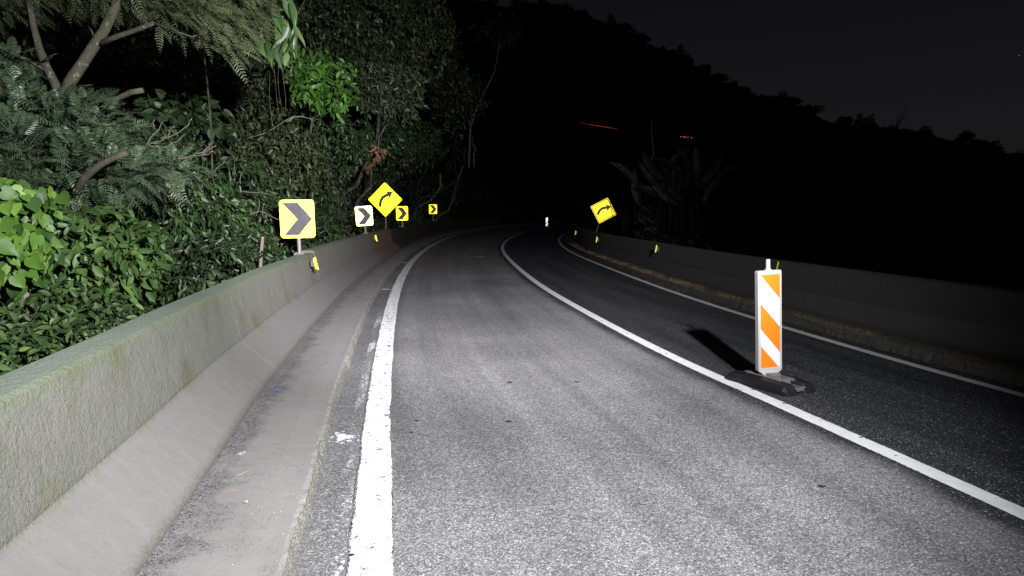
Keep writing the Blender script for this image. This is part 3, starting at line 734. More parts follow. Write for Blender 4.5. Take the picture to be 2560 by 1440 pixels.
tree('seedling_shrub', 'small upright seedling shrub with pointed leaves just above the near barrier', 'shrub',
     [B(235, 770, 4.9, 45, 30, .2), B(285, 790, 5.2, 30, 20, .2)], (-3.05, 5.1), 40, 7, .14, .075, .03, 'oval', M['bright'], M['stem'], .01, -.2, .6, None, 4, .6)

# --- forked tree with feather leaves
bx0 = at(152, 330, 8.6)
root = empty('forked_tree', (bx0.x, 8.6, gz(bx0.x, 8.6)-.1)); tag(root, 'forked tree with lichen-grey limbs and feathery compound leaves on the left', 'tree', GF)
L0 = Vector(root.location)
def q(px, py, Y): return at(px, py, Y) - L0
W = Tubes()
W.add([Vector((.1, .1, 0)), q(150, 520, 8.7), q(148, 400, 8.6), q(152, 300, 8.6), q(158, 235, 8.6)], .10, .085, 10, .06)
W.add([q(158, 250, 8.6), q(175, 205, 8.6), q(205, 160, 8.6), q(235, 115, 8.6), q(262, 75, 8.55), q(290, 15, 8.5), q(305, -60, 8.4), q(330, -150, 8.3)], .075, .045, 10, .07)
W.add([q(156, 250, 8.6), q(138, 210, 8.65), q(115, 165, 8.7), q(98, 120, 8.8), q(85, 70, 8.9), q(72, 0, 9.), q(60, -120, 9.1)], .06, .03, 9, .07)
W.add([q(243, 112, 8.6), q(290, 92, 8.5), q(340, 75, 8.4), q(384, 57, 8.3)], .036, .024, 8, .06)
W.add([q(384, 57, 8.3), q(430, 75, 8.3), q(480, 92, 8.2), q(520, 80, 8.2)], .012, .006, 5)
W.add([q(240, 105, 8.6), q(228, 75, 8.7), q(215, 60, 8.8)], .014, .007, 5)
W.add([q(112, 175, 8.7), q(70, 150, 8.6), q(20, 130, 8.5), q(-20, 105, 8.4)], .022, .012, 6)
W.add([q(180, 262, 8.5), q(240, 250, 8.2), q(290, 248, 8.1), q(330, 230, 8.), q(356, 226, 7.95)], .034, .03, 8, .08)      # sawn stub limb
W.add([q(150, 520, 8.0), q(197, 468, 7.0), q(215, 440, 6.9), q(250, 412, 6.85), q(290, 392, 6.8), q(318, 382, 6.8)], .042, .026, 8, .12)
W.add([q(248, 545, 8.0), q(252, 500, 8.0), q(250, 470, 8.0)], .02, .015, 6)
W.build('trunk', M['bark'], root)
blobs = [B(60, 290, 8.0, 110, 60, .7), B(170, 300, 7.9, 90, 60, .6), B(230, 330, 7.8, 80, 60, .6), B(100, 400, 7.8, 150, 70, .8), B(250, 420, 7.6, 100, 60, .6), B(330, 440, 7.5, 70, 50, .5), B(180, 480, 7.6, 110, 50, .6), B(30, 350, 7.7, 110, 60, .6), B(400, 420, 8.3, 90, 30, .5), B(20, 150, 8.2, 60, 22, .4), B(-60, 250, 8, 120, 120, .8), B(190, 255, 8.2, 50, 25, .3)]
bl = [(b[0]-L0.x, b[1]-L0.y, b[2]-L0.z, *b[3:]) for b in blobs]
o, ow = sample_blobs(bl, 1750, .45); dr = unit(ow*.5 + rng.normal(size=o.shape)*.65 + np.array([.55, -.25, -.08]))
W2 = Tubes(); pinnate('crown', o, dr, .33, 11, .078, .27, M['pinnate'], root, W2); W2.build('twigs', M['dead'], root)
# --- feathery overhead canopy
root = empty('canopy_tree', (-9.6, 10.5, gz(-9.6, 10.5))); tag(root, 'tree canopy with fine feathery olive leaves hanging into the top left', 'tree', GF)
L0 = Vector(root.location)
blobs = [B(400, 0, 8.6, 90, 40, .6), B(480, 40, 8.4, 90, 45, .6), B(560, 50, 8.6, 70, 50, .6), B(570, 110, 8.5, 50, 30, .4), B(330, -60, 8.6, 200, 60, .8), B(540, -60, 8.8, 150, 70, .8), B(620, 20, 9.2, 40, 70, .5), B(300, 10, 8.8, 50, 20, .4), B(130, -40, 9.2, 120, 50, .6), B(10, 10, 9.0, 60, 30, .5)]
bl = [(b[0]-L0.x, b[1]-L0.y, b[2]-L0.z, *b[3:]) for b in blobs]
o, ow = sample_blobs(bl, 1050, .5); dr = unit(ow*.2 + rng.normal(size=o.shape)*.4 + np.array([.9, -.25, -.45]))
W2 = Tubes(); pinnate('crown', o, dr, .30, 10, .06, .26, M['canopy'], root, W2)
W2.add(curvy((0, 0, 0), Vector((.4, -.3, 4.5)), 9, .2), .12, .06, 9, .06)
for b in bl[:8]: W2.add(curvy((.4, -.3, random.uniform(3.9, 4.5)), b[:3], 8, .12, (0, 0, .5)), .03, .008, 6)
W2.build('trunk', M['bark'], root)
# --- big arrow leaves hanging from above
root = empty('hanging_climber', (-4.6, 11.2, gz(-4.6, 11.2))); tag(root, 'climber with big drooping arrow-shaped leaves at the top between the feathery canopy and dark woods', 'climber')
L0 = Vector(root.location); bl = [B(700, 30, 9.8, 40, 50, .3), B(655, 70, 9.9, 35, 50, .3), B(725, 70, 10, 28, 35, .3), B(690, 110, 10.1, 25, 30, .3), B(640, -20, 9.8, 60, 40, .4)]
bl = [(b[0]-L0.x, b[1]-L0.y, b[2]-L0.z, *b[3:]) for b in bl]
o, ow = sample_blobs(bl, 85, .5); D = unit(rng.normal(size=o.shape)*.3 + np.array([.1, -.1, -1.])); N = unit(np.array([.5, -1., .2]) + rng.normal(size=o.shape)*.5)
leaf_mesh('leaves', o, D, N, rng.uniform(.2, .38, len(o)), rng.uniform(.10, .17, len(o)), 'heart', M['glossy'], root, rng.random(len(o))**.35)
W = Tubes()
for i in range(0, 85, 3): W.add(curvy(Vector(o[i])+Vector((random.uniform(-.2, .2), .2, 1.2)), o[i], 6, .25), .008, .004, 5)
W.add(curvy((0, 0, 0), (-.1, -1.0, 5.6), 10, .08), .018, .012, 7)
for k in range(9):
    x = 660+k*8+random.uniform(-8, 8); a = at(x, 60, 10.2)-L0; W.add(curvy(a, a+Vector((.05, .1, -random.uniform(.5, 1.6))), 6, .12), .004, .003, 4)
W.build('stem', M['dark_bark'], root)

# --- the woods on the bank, tree by tree
T = [
 ('bush', 'glossy dark bush behind the second barrier length, left of the largest chevron sign', 'bush', [B(450, 480, 9.6, 90, 50), B(520, 520, 9.8, 80, 60), B(420, 540, 9.4, 90, 60), B(500, 580, 10.2, 60, 40)], (-5.2, 10.4), 560, 7, .26, .13, .05, 'oval', 'glossy', .04, .7),
 ('bush', 'broad-leaved dim bush above the bare twigs in the dark hollow', 'bush', [B(420, 285, 12.5, 55, 30), B(490, 300, 12.8, 50, 34), B(380, 320, 12.6, 50, 40)], (-7.0, 13.2), 150, 6, .3, .17, .11, 'heart', 'forest', .05, .4),
 ('bush', 'dense bush with long narrow leaves just left of the largest chevron sign', 'bush', [B(600, 460, 12.5, 90, 60), B(660, 520, 12.5, 60, 60), B(570, 540, 12, 70, 60), B(620, 590, 12, 80, 40)], (-5.4, 13), 620, 7, .26, .15, .05, 'oval', 'forest', .05, .5),
 ('bush', 'low bush touching the barrier below and left of the largest chevron sign', 'bush', [B(540, 650, 8.9, 70, 34, .4), B(610, 640, 9.8, 60, 34, .4), B(660, 625, 10.6, 40, 34, .4), B(470, 690, 8.2, 60, 30, .35)], (-4.7, 9.6), 420, 6, .2, .12, .045, 'oval', 'forest', .02, .3),
 ('bush', 'bush under and right of the largest chevron sign reaching the second chevron', 'bush', [B(700, 600, 12.2, 60, 30, .5), B(820, 590, 15.8, 60, 32, .5), B(870, 570, 18.5, 40, 30, .5), B(850, 540, 17.5, 50, 34, .5), B(760, 620, 13.5, 50, 20, .4)], (-5.9, 15.5), 680, 6, .22, .12, .055, 'oval', 'glossy', .03, .3),
 ('tree', 'shaggy tree above the largest chevron sign with tangled grey-brown twigs', 'tree', [B(690, 400, 15, 90, 60), B(760, 430, 16, 70, 60), B(640, 350, 15, 90, 50), B(720, 340, 15.5, 80, 50)], (-6.4, 16.4), 620, 6, .3, .15, .055, 'oval', 'forest_b', .08, .5),
 ('tree', 'dark tree between the largest chevron sign and the diamond sign', 'tree', [B(830, 440, 19, 80, 60), B(880, 400, 20, 80, 60), B(820, 500, 18.5, 70, 50), B(855, 490, 21, 45, 45)], (-6.9, 20.5), 620, 6, .32, .17, .07, 'oval', 'forest', .09, .5),
 ('sapling', 'sapling with vivid green leaves lit against the dark woods near the top', 'sapling', [B(770, 160, 15, 50, 24, .5), B(820, 195, 15, 60, 34, .5), B(770, 215, 15, 46, 26, .5), B(840, 235, 15, 44, 26, .4), B(840, 262, 15, 16, 14, .2)], (-5.6, 16.2), 190, 7, .26, .17, .08, 'oval', 'bright', .035, .5),
 ('tree', 'small-leaved dark green tree under the vivid green sapling', 'tree', [B(810, 310, 17, 50, 34), B(870, 340, 18, 60, 40), B(780, 280, 17, 50, 40)], (-6.6, 18), 300, 6, .3, .14, .06, 'oval', 'glossy', .07, .5),
 ('tree', 'tall dark tree at the top centre-left filling behind the vivid green sapling', 'tree', [B(800, 60, 21, 110, 80, 1.5), B(880, 120, 22, 100, 70, 1.5), B(760, 0, 21, 120, 90, 1.5), B(900, 20, 23, 110, 90, 1.5)], (-7.6, 22.5), 900, 6, .42, .17, .08, 'oval', 'forest', .13, .5),
 ('tree', 'tall rounded tree whose crown edge meets the night sky at the top', 'tree', [B(1000, 60, 27, 90, 80, 1.6), B(1060, 110, 29, 60, 80, 1.4), B(970, 160, 26, 90, 60, 1.5), B(1040, 20, 29, 70, 60, 1.5), B(1090, 60, 30, 40, 50, 1.), B(1020, -60, 28, 110, 70, 1.5)], (-7.6, 28), 1250, 6, .42, .19, .09, 'oval', 'forest_b', .16, .4),
 ('tree', 'grey-green tree with pale bare twigs right of the vivid green sapling', 'tree', [B(960, 235, 23, 70, 34, 1.), B(1010, 245, 24, 50, 34, .8), B(920, 210, 22.5, 50, 40, .8), B(1000, 205, 24, 50, 30, .8)], (-6.6, 24.5), 430, 6, .36, .18, .07, 'oval', 'grey_leaf', .09, .3),
 ('tree', 'dim tree hanging above the diamond sign', 'tree', [B(1000, 330, 26, 60, 50, 1.2), B(1030, 375, 27, 50, 40, 1.), B(960, 360, 25, 60, 60, 1.2)], (-6.8, 26.5), 460, 6, .34, .17, .08, 'oval', 'glossy', .09, .5),
 ('bush', 'dark bush behind the diamond sign and the second chevron', 'bush', [B(930, 450, 32, 70, 50, .9), B(990, 430, 33, 70, 50, .9), B(960, 520, 32, 60, 44, .7), B(1030, 490, 35, 50, 50, .8)], (-8.2, 33), 1000, 6, .34, .18, .08, 'oval', 'forest_b', .07, .4),
 ('bush', 'small bush just behind the third chevron sign', 'bush', [B(985, 550, 31, 34, 18, .4), B(955, 560, 30, 30, 16, .4), B(1040, 540, 38, 30, 25, .6)], (-6.6, 31), 230, 6, .25, .14, .06, 'oval', 'glossy', .03, .3),
 ('tree', 'dim tree behind the farthest chevron sign', 'tree', [B(1080, 440, 38, 60, 60, 1.5), B(1130, 420, 44, 50, 60, 1.5), B(1110, 500, 46, 50, 50, 1.5), B(1080, 360, 38, 60, 60, 1.4)], (-7.6, 44), 1100, 6, .45, .24, .1, 'oval', 'forest', .12, .4),
 ('tree', 'shadowy tree at the right end of the left woods', 'tree', [B(1150, 250, 46, 60, 90, 2.), B(1110, 180, 42, 60, 90, 2.), B(1200, 440, 58, 50, 60, 2.), B(1180, 520, 60, 50, 34, 1.5)], (-6.0, 52), 1000, 6, .5, .28, .12, 'oval', 'forest', .14, .4),
 ('tree', 'dim tree deep behind the hollow under the hanging climber', 'tree', [B(600, 250, 18, 60, 90, 1.2), B(680, 220, 18, 60, 60, 1.2), B(640, 150, 18, 60, 60, 1.2)], (-8.2, 19), 330, 6, .35, .15, .06, 'oval', 'forest', .08, .5),
 ('tree', 'dim leafy tree behind the upper left of the forked tree', 'tree', [B(60, 60, 13, 110, 70, 1.), B(180, 70, 13.5, 60, 60, .8), B(-60, 150, 13, 120, 100, 1.)], (-11, 13.5), 420, 6, .3, .12, .05, 'oval', 'forest_b', .09, .4),
 ('bush', 'shadowed bush behind the lower crown of the forked tree', 'bush', [B(350, 380, 10.5, 70, 50, .7), B(420, 360, 11.5, 60, 50, .7), B(30, 470, 8.8, 140, 60, .6), B(360, 480, 9., 70, 60, .6)], (-6.2, 10.4), 520, 6, .26, .11, .04, 'oval', 'forest', .04, .5),
]
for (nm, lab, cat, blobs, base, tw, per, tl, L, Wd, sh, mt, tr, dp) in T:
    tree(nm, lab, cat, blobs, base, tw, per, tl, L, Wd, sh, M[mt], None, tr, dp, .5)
# ground cover and thicket: leaves nobody could count
def thicket():
    n = 26000; y = 3 + 60*rng.random(n)**1.5; dd = .15 + 5.5*rng.random(n)**1.3
    x = np.interp(y, YS, XB) - .75 - dd
    z = terrain_z(x, y) + .05 + (.75-.4*np.exp(-((y-7.5)/2.)**2))*rng.random(n)**1.2*np.clip(dd/.8, .3, 1) * (1+.5*np.sin(x*2.1)*np.sin(y*1.3))
    P = np.stack([x, y, z], -1); D = unit(rng.normal(size=P.shape)*.6 + np.array([.3, -.3, -.15])); N = unit(np.array([.3, -.5, .9]) + rng.normal(size=P.shape)*.5)
    Ln = rng.uniform(.07, .14, n)*np.clip(y/12, .8, 1.8)
    tag(leaf_mesh('undergrowth', P, D, N, Ln, Ln*.42, 'oval', M['cover']), 'low leafy undergrowth covering the bank behind the left barrier', 'undergrowth', kind='stuff')
thicket()
def backwood():
    n = 42000; y = 12 + 75*rng.random(n); dd = 3.5 + 16*rng.random(n)**1.1
    x = np.interp(y, YS, XB) - dd; zt = terrain_z(x, y)
    c = np.sin(x*1.1)*np.sin(y*.8+x*.3) + .5*np.sin(x*2.3+y*1.7)
    keep = c > -.1; x, y, zt, dd, c = x[keep], y[keep], zt[keep], dd[keep], c[keep]
    # leave the hollow behind the forked tree open
    z = zt + (1.2+2.6*np.clip(c, 0, 2))*rng.random(len(x))**.6
    hol = (y < 21) & (x < -6.5); x, y, z = x[~hol], y[~hol], z[~hol]
    P = np.stack([x, y, z], -1); D = unit(rng.normal(size=P.shape)*.6 + np.array([.2, -.3, -.3])); N = unit(np.array([.3, -.5, .9]) + rng.normal(size=P.shape)*.6)
    Ln = rng.uniform(.16, .32, len(x))
    tag(leaf_mesh('back_woods', P, D, N, Ln, Ln*.42, 'oval', M['forest']), 'dark mass of woods climbing the hillside behind the nearer trees', 'woods', kind='stuff')
backwood()

# bare twigs
def twigs(label, spec, mat, r0=.012, base=None):
    p0 = at(*spec[0][0]); root = empty('bare_branch', p0); tag(root, label, 'branch', 'bare branches in the left woods')
    W = Tubes()
    for line in spec:
        if 'tangle' in label and line is not spec[0]: W.build('stem', mat, root); W = Tubes()
        pts = [at(*p)-p0 for p in line]; fine = []
        for a, b in zip(pts[:-1], pts[1:]):
            for k in range(3): fine.append(a.lerp(b, k/3) + Vector((random.gauss(0, .008), 0, random.gauss(0, .008))))
        fine.append(pts[-1]); W.add(fine, r0 if line is spec[0] else r0*.6, r0*.3, 5)
    W.build('wood', mat, root)
twigs('bare twisting pale twigs in the dark hollow right of the forked tree', [
    [(330, 395, 9.0), (362, 365, 9.), (385, 335, 9.), (408, 303, 9.)], [(362, 365, 9.), (400, 350, 9.), (440, 335, 9.), (470, 315, 9.), (479, 297, 9.)],
    [(365, 366, 9.), (410, 368, 9.), (440, 355, 9.), (465, 335, 9.)], [(385, 322, 9.), (388, 298, 9.)], [(420, 344, 9.), (424, 325, 9.), (428, 318, 9.)]], M['dead'], .014)
twigs('bare forked twigs reaching right above the glossy dark bush', [
    [(385, 400, 9.2), (430, 402, 9.2), (470, 392, 9.2), (510, 378, 9.2), (540, 365, 9.2)], [(470, 392, 9.2), (510, 388, 9.2), (535, 378, 9.2)], [(505, 380, 9.2), (522, 368, 9.2), (530, 355, 9.2)], [(400, 425, 9.2), (440, 412, 9.2), (475, 392, 9.2)]], M['dead'], .012)
twigs('pale straight twig jutting out above the largest chevron sign', [[(720, 305, 14), (735, 291, 14), (760, 293, 14), (783, 298, 14)], [(735, 291, 14), (700, 310, 14), (670, 330, 14)], [(670, 330, 14), (650, 336, 13.8), (620, 345, 13.5)]], M['dead'], .018)
twigs('tangle of thin bare stems left of the largest chevron sign', [[(577, 455, 11.5), (575, 435, 11.5), (572, 420, 11.5)], [(586, 455, 11.5), (587, 430, 11.5), (586, 410, 11.5)], [(600, 460, 11.5), (603, 430, 11.5)], [(520, 445, 11), (545, 420, 11), (560, 405, 11), (572, 408, 11)], [(640, 540, 11.6), (648, 510, 11.6), (645, 495, 11.6)], [(655, 540, 11.6), (662, 505, 11.6)], [(600, 478, 11.4), (650, 482, 11.4), (680, 488, 11.4)], [(610, 540, 11.3), (650, 528, 11.3), (690, 545, 11.3), (720, 560, 11.3)]], M['dead'], .012)
# cut stake
p0 = at(651, 668, 9.7); root = empty('cut_stake', (p0.x, p0.y, gz(p0.x, p0.y)-.1)); tag(root, 'sawn-off leaning stake behind the barrier left of the largest chevron sign pole', 'stake')
a = Vector(root.location); W = Tubes(); W.add([Vector((0, 0, 0)), p0-a, at(653, 630, 9.7)-a, at(657, 594, 9.7)-a], .028, .022, 9, .05); W.build('post', M['dead'], root)
bm = bmesh.new(); c = at(657, 593.6, 9.7)-a; add_cyl(bm, c, c+Vector((.001, 0, .006)), .0215, .020, 12); bm_obj('cut_end', bm, mat_simple('fresh_wood', (.45, .30, .2), .8), root)
# thin leaning trunk & pale leaves
p0 = at(1175, 330, 46); root = empty('leaning_trunk', p0); tag(root, 'slender leaning tree trunk rising at the dark end of the left woods', 'tree', GF)
W = Tubes(); W.add([at(px, py, 46)-p0 for px, py in ((1172, 420), (1176, 320), (1190, 275), (1208, 235), (1224, 205), (1236, 180), (1244, 140), (1250, 90))], .07, .04, 8); W.build('trunk', M['bark'], root)
crown('crown', [(2., 0, 6.6, 1.6, 1.2, 1.)], 90, 6, .4, .26, .11, 'oval', M['forest'], root)
p0 = at(1185, 340, 45); root = empty('pale_shrub', (p0.x, 45, p0.z-1.)); tag(root, 'shrub with a few pale whitish leaves beside the slender leaning trunk', 'shrub')
crown('leaves', [(0, 0, 1., .8, .4, .35)], 12, 3, .3, .3, .14, 'oval', M['pale'], root)
W = Tubes(); W.add(curvy((0, 0, -1), (0, 0, 1), 6, .3), .03, .01, 6); W.build('stem', M['dead'], root)
p0 = at(942, 388, 23); root = empty('withered_branch', (p0.x, 23, p0.z)); tag(root, 'withered branch of brown dead leaves hanging above the diamond sign', 'branch')
crown('leaves', [(.1, 0, .15, .2, .2, .3), (-.2, 0, -.3, .25, .2, .2)], 26, 4, .2, .17, .08, 'oval', M['dry'], root, .9)
W = Tubes(); W.add(curvy((.3, .2, 1.), (-.2, 0, -.4), 7, .3), .02, .008, 6); W.build('stem', M['dead'], root)

# --- long-leaved plants right
def long_plant(label, px, py, Y, n, Lr, spread):
    p = at(px, py, Y); root = empty('banana_plant', (p.x, p.y, p.z)); tag(root, label, 'plant', 'long-leaved plants behind the right barrier')
    W = Tubes(); P, D, N, Ls = [], [], [], []
    for i in range(n):
        a = random.uniform(-1, 1); d = Vector((a*spread, random.uniform(-.3, .3), 1)).normalized(); st = random.uniform(.5, 1.6)
        b0 = Vector((random.uniform(-.7, .7), random.uniform(-.3, .3), 0)); e = d*st + b0; W.add([b0 + Vector((0, 0, -.9)), b0 + d*st*.5, e], .022, .010, 5)
        P.append(e); D.append(d + Vector((a*.5, -.1, random.uniform(-.6, .1)))); N.append((random.gauss(0, .9), -1, random.gauss(0, .6))); Ls.append(random.uniform(*Lr))
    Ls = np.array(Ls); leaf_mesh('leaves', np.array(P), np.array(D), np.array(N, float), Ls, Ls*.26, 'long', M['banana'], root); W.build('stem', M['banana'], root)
def scrub():
    n = 5000; y = 19 + 22*rng.random(n); dd = .3 + 3.5*rng.random(n)**1.2; x = np.interp(y, YS, XBR) + .5 + dd
    z = terrain_z(x, y) + 1.1*rng.random(n)*(1+.6*np.sin(x*1.9)*np.sin(y*.9))
    P = np.stack([x, y, z], -1); D = unit(rng.normal(size=P.shape)*.5 + np.array([-.2, -.2, .4])); N = unit(rng.normal(size=P.shape)*.6 + np.array([0, -.6, .6])); L_ = rng.uniform(.12, .3, n)
    tag(leaf_mesh('scrub', P, D, N, L_, L_*.3, 'oval', M['banana']), 'dark scrub on the slope falling away behind the right barrier', 'scrub', kind='stuff')
scrub()
long_plant('low long-leaved plant touching the tilted yellow sign', 1598, 578, 27, 14, (.7, 1.2), .35)
long_plant('long-leaved plant with a broad pale rib right of the tilted yellow sign', 1630, 560, 25, 13, (.9, 1.5), .4)
long_plant('tallest long-leaved plant behind the right barrier reflector', 1665, 560, 24, 16, (1.1, 1.8), .3)
long_plant('long-leaved plant at the right end of the clump', 1710, 555, 23, 14, (.9, 1.4), .5)
p0 = at(1612, 470, 28); root = empty('bare_sapling', p0); tag(root, 'thin bare sapling stems rising behind the long-leaved plants', 'tree')
W = Tubes(); W.add([at(x, y, 28)-p0 for x, y in ((1612, 520), (1613, 470), (1618, 430), (1628, 405), (1634, 380), (1630, 345), (1628, 300))], .03, .012, 5); W.add([at(x, y, 28)-p0 for x, y in ((1612, 470), (1606, 455), (1603, 442))], .015, .008, 5); W.build('trunk', M['dead'], root)

# --- ridge woods and single trees on the skyline
def ridge():
    n = 52000; a = rng.uniform(-.2, .75, n); r = RD + rng.uniform(-26, 5, n)
    hh = CAMH + np.interp(a, RA, RH)*RD; h2 = hh - (RD-np.minimum(r, RD))*.0045*(hh+22)*.9
    bump = 1.5+1.3*np.sin(a*190)+1.1*np.sin(a*83+1)+.9*np.sin(a*331)
    P = np.stack([r*np.sin(a), r*np.cos(a), h2 - 1.5 + np.maximum(.9, bump)*(2.1+.9*np.sin(a*57))*rng.random(n)**1.3], -1)
    leaf_n = unit(rng.normal(size=P.shape)); D = unit(rng.normal(size=P.shape))
    tag(leaf_mesh('ridge_woods', P, D, leaf_n, rng.uniform(.8, 1.8, n), rng.uniform(.6, 1.1, n), 'rhomb', M['forest']), 'black woods along the mountain ridge', 'woods', kind='stuff')
ridge()
def ridge_tree(px, py, rpx, hpx, label):
    p = at(px, py, 415.); k = 415/FPX; root = empty('ridge_tree', (p.x, p.y, p.z - hpx*k*2.2)); tag(root, label, 'tree', 'single trees on the mountain ridge')
    bl = [(random.uniform(-.6, .6)*rpx*k, random.uniform(-2, 2), hpx*k*(1.5+random.uniform(0, .7)), rpx*k*random.uniform(.35, .6), 2.5, hpx*k*random.uniform(.3, .45)) for _ in range(6)]
    crown('crown', bl, 160, 5, 1.2, 1.3, .8, 'rhomb', M['forest'], root, 0, .5)
    W = Tubes(); W.add(curvy((0, 0, -2), (0, 0, hpx*k*1.8), 6, .1), .4, .15, 6)
    for b in bl[:4]: W.add([(0, 0, hpx*k*1.), b[:3]], .2, .08, 5)
    W.build('trunk', M['dark_bark'], root)
for a in [(1220, 4, 26, 12, 'rounded tree at the left end of the mountain ridge'), (1562, 66, 20, 10, 'upper small tree on the steep part of the ridge'),
          (1608, 92, 16, 12, 'ball-shaped tree standing clear of the steep ridge'), (1680, 132, 16, 9, 'low tree halfway down the mountain ridge'),
          (1762, 168, 14, 9, 'small pointed tree where the ridge slope eases'), (1800, 190, 20, 9, 'wide tree just below the pointed ridge tree'),
          (1860, 224, 20, 9, 'flat-topped small tree on the lower ridge'), (1930, 246, 20, 10, 'left one of the two big adjoining ridge trees'),
          (1978, 248, 26, 13, 'right one of the two big adjoining ridge trees'), (2030, 270, 30, 12, 'spreading tree with gaps next to the two big ridge trees'),
          (2108, 300, 16, 10, 'lone small tree at the foot of the ridge slope'), (2410, 336, 32, 16, 'large dark tree on the right part of the ridge'), (2440, 356, 20, 10, 'smaller tree beside the large dark tree on the right ridge')]:
    ridge_tree(*a)
twp = at(2238, 318, 420.); root = empty('bare_tree', (twp.x, twp.y, twp.z-3)); tag(root, 'bare leafless tree faintly drawn against the sky on the right ridge', 'tree')
W = Tubes()
for ex in ((2, 14), (5, 18), (8, 16), (3, 10)): W.add(curvy((0, 0, 0), (ex[0], 0, ex[1]), 7, .25), .28, .1, 4)
W.build('trunk', M['dark_bark'], root)

# --- tail lights of cars on the far hillside road, and lamps that draw a light streak
em = bpy.data.materials.new('red_lamp_glow'); em.use_nodes = True; t = em.node_tree; t.nodes.clear()
e_ = t.nodes.new('ShaderNodeEmission'); e_.inputs[0].default_value = (1, .16, .08, 1); e_.inputs[1].default_value = 3.; oo = t.nodes.new('ShaderNodeOutputMaterial'); t.links.new(e_.outputs[0], oo.inputs[0])
def tail(px, py, r, n):
    p = at(px, py, 200.); root = empty('far_red_lamp', p); tag(root, n, 'light', 'tail lights on the far hillside road')
    bm = bmesh.new(); bmesh.ops.create_icosphere(bm, subdivisions=2, radius=r); bm_obj('lamp', bm, em, root)
for i in range(22):  # added lamps in a row, drawn in place of one long-exposure light streak
    t_ = i/21; tail(1452 + 88*t_, 306.8 + 15*t_ + .8*math.sin(t_*3), .028 if i < 6 or i > 18 else .042, 'faint red lamp in the row that draws the light streak on the black hillside')
for i, (px, py) in enumerate([(1702, 341.6), (1708, 342), (1713, 342.7), (1720, 343.4), (1729, 344.2)]):
    tail(px, py, .09 if i == 2 else .065, ['leftmost tail light of the short red row', 'second tail light of the short red row', 'brightest tail light in the middle of the short red row', 'fourth tail light of the short red row', 'rightmost tail light of the short red row'][i])

# ------------------------------------------------------------------ signs
def chevron(label, loc, yaw, tilt, face, mark, w=.5, h=.6, pole=.28, base=True):
    """loc = foot of the pole on the barrier top"""
    root = empty('chevron_sign', loc, (0, R(tilt), R(yaw))); tag(root, label, 'sign', 'chevron signs on the left barrier')
    zc = pole + h/2
    bm = bmesh.new(); add_poly(bm, [(x, z+zc) for x, z in rrect(w, h, .055)], -.001, .004); bm_obj('back_plate', bm, M['backplate'], root)
    bm = bmesh.new(); add_poly(bm, [(x, z+zc) for x, z in rrect(w-.004, h-.004, .053)], -.004, -.0015); bm_obj('panel', bm, face, root)
    pts = [(-.42*w, .425*h), (.03*w, .425*h), (.43*w, 0), (.03*w, -.425*h), (-.40*w, -.425*h), (.0*w, -.01*h)]
    bm = bmesh.new(); add_poly(bm, [(x, z+zc) for x, z in pts], -.0065, -.0045); bm_obj('arrow_mark', bm, mark, root)
    bm = bmesh.new(); add_cyl(bm, (0, .035, 0), (0, .035, pole+h*.85), .030, None, 20); bm_obj('pole', bm, M['steel'], root)
    bm = bmesh.new(); add_box(bm, (0, .035, .008), (.16, .13, .014), .003)
    for sx in (-1, 1):
        for sy in (-1, 1): add_cyl(bm, (sx*.06, .035+sy*.045, .012), (sx*.06, .035+sy*.045, .032), .009, None, 6)
    bm_obj('base_plate', bm, M['steel'], root)
    for z in (zc-.18*h/.6, zc+.18*h/.6): bm = bmesh.new(); add_box(bm, (0, .02, z), (.12, .028, .03), .003); bm_obj('clamp', bm, M['steel'], root)
    return root
def on_z(px, py, z):
    a = at(px, py, 10.) - Vector((0, 0, CAMH)); t = (z-CAMH)/a.z; return (a.x*t, a.y*t, z)
def foot(y, d=.51): nx, ny = 1/math.hypot(1, (xb(y+.2)-xb(y-.2))/.4), 0; return xb(y) - d*nx
chevron('largest chevron sign, pale yellow with a grey right-pointing arrow, on the second barrier length', on_z(748, 636, .905), 4, -1.0, M['yellow_hot'], M['greyfilm'], .56, .625, .27)
chevron('whitish chevron sign with grey arrow just left of the diamond sign', on_z(914, 584, .94), 2, -3.5, M['yellow_pale'], M['greyfilm'], .52, .60, .24)
chevron('yellow chevron sign with black arrow just right of the diamond sign', at(1006, 567, 29.2), 0, -.5, M['yellow'], M['brownfilm'], .50, .60, .27)
chevron('farthest chevron sign, small yellow, alone right of the others', at(1083, 551, 44.5), 0, 0, M['yellow'], M['black'], .52, .61, .42)
def arrow_pts(s):
    """curved right arrow: shaft rises then bends right into a triangular head (unit = half diagonal)"""
    c = []; wd = .085
    path = [(-.30, -.42), (-.295, -.25), (-.25, -.05), (-.14, .12), (.02, .22), (.18, .29)]
    L, Rr = [], []
    for i, p in enumerate(path):
        a = path[max(0, i-1)]; b = path[min(len(path)-1, i+1)]; dx, dz = b[0]-a[0], b[1]-a[1]; l = math.hypot(dx, dz); nx, nz = -dz/l, dx/l
        L.append((p[0]+nx*wd, p[1]+nz*wd)); Rr.append((p[0]-nx*wd, p[1]-nz*wd))
    head = [(-.02, .47), (.44, .46), (.24, .02)]
    return [(x*s, z*s) for x, z in L + head + Rr[::-1]]
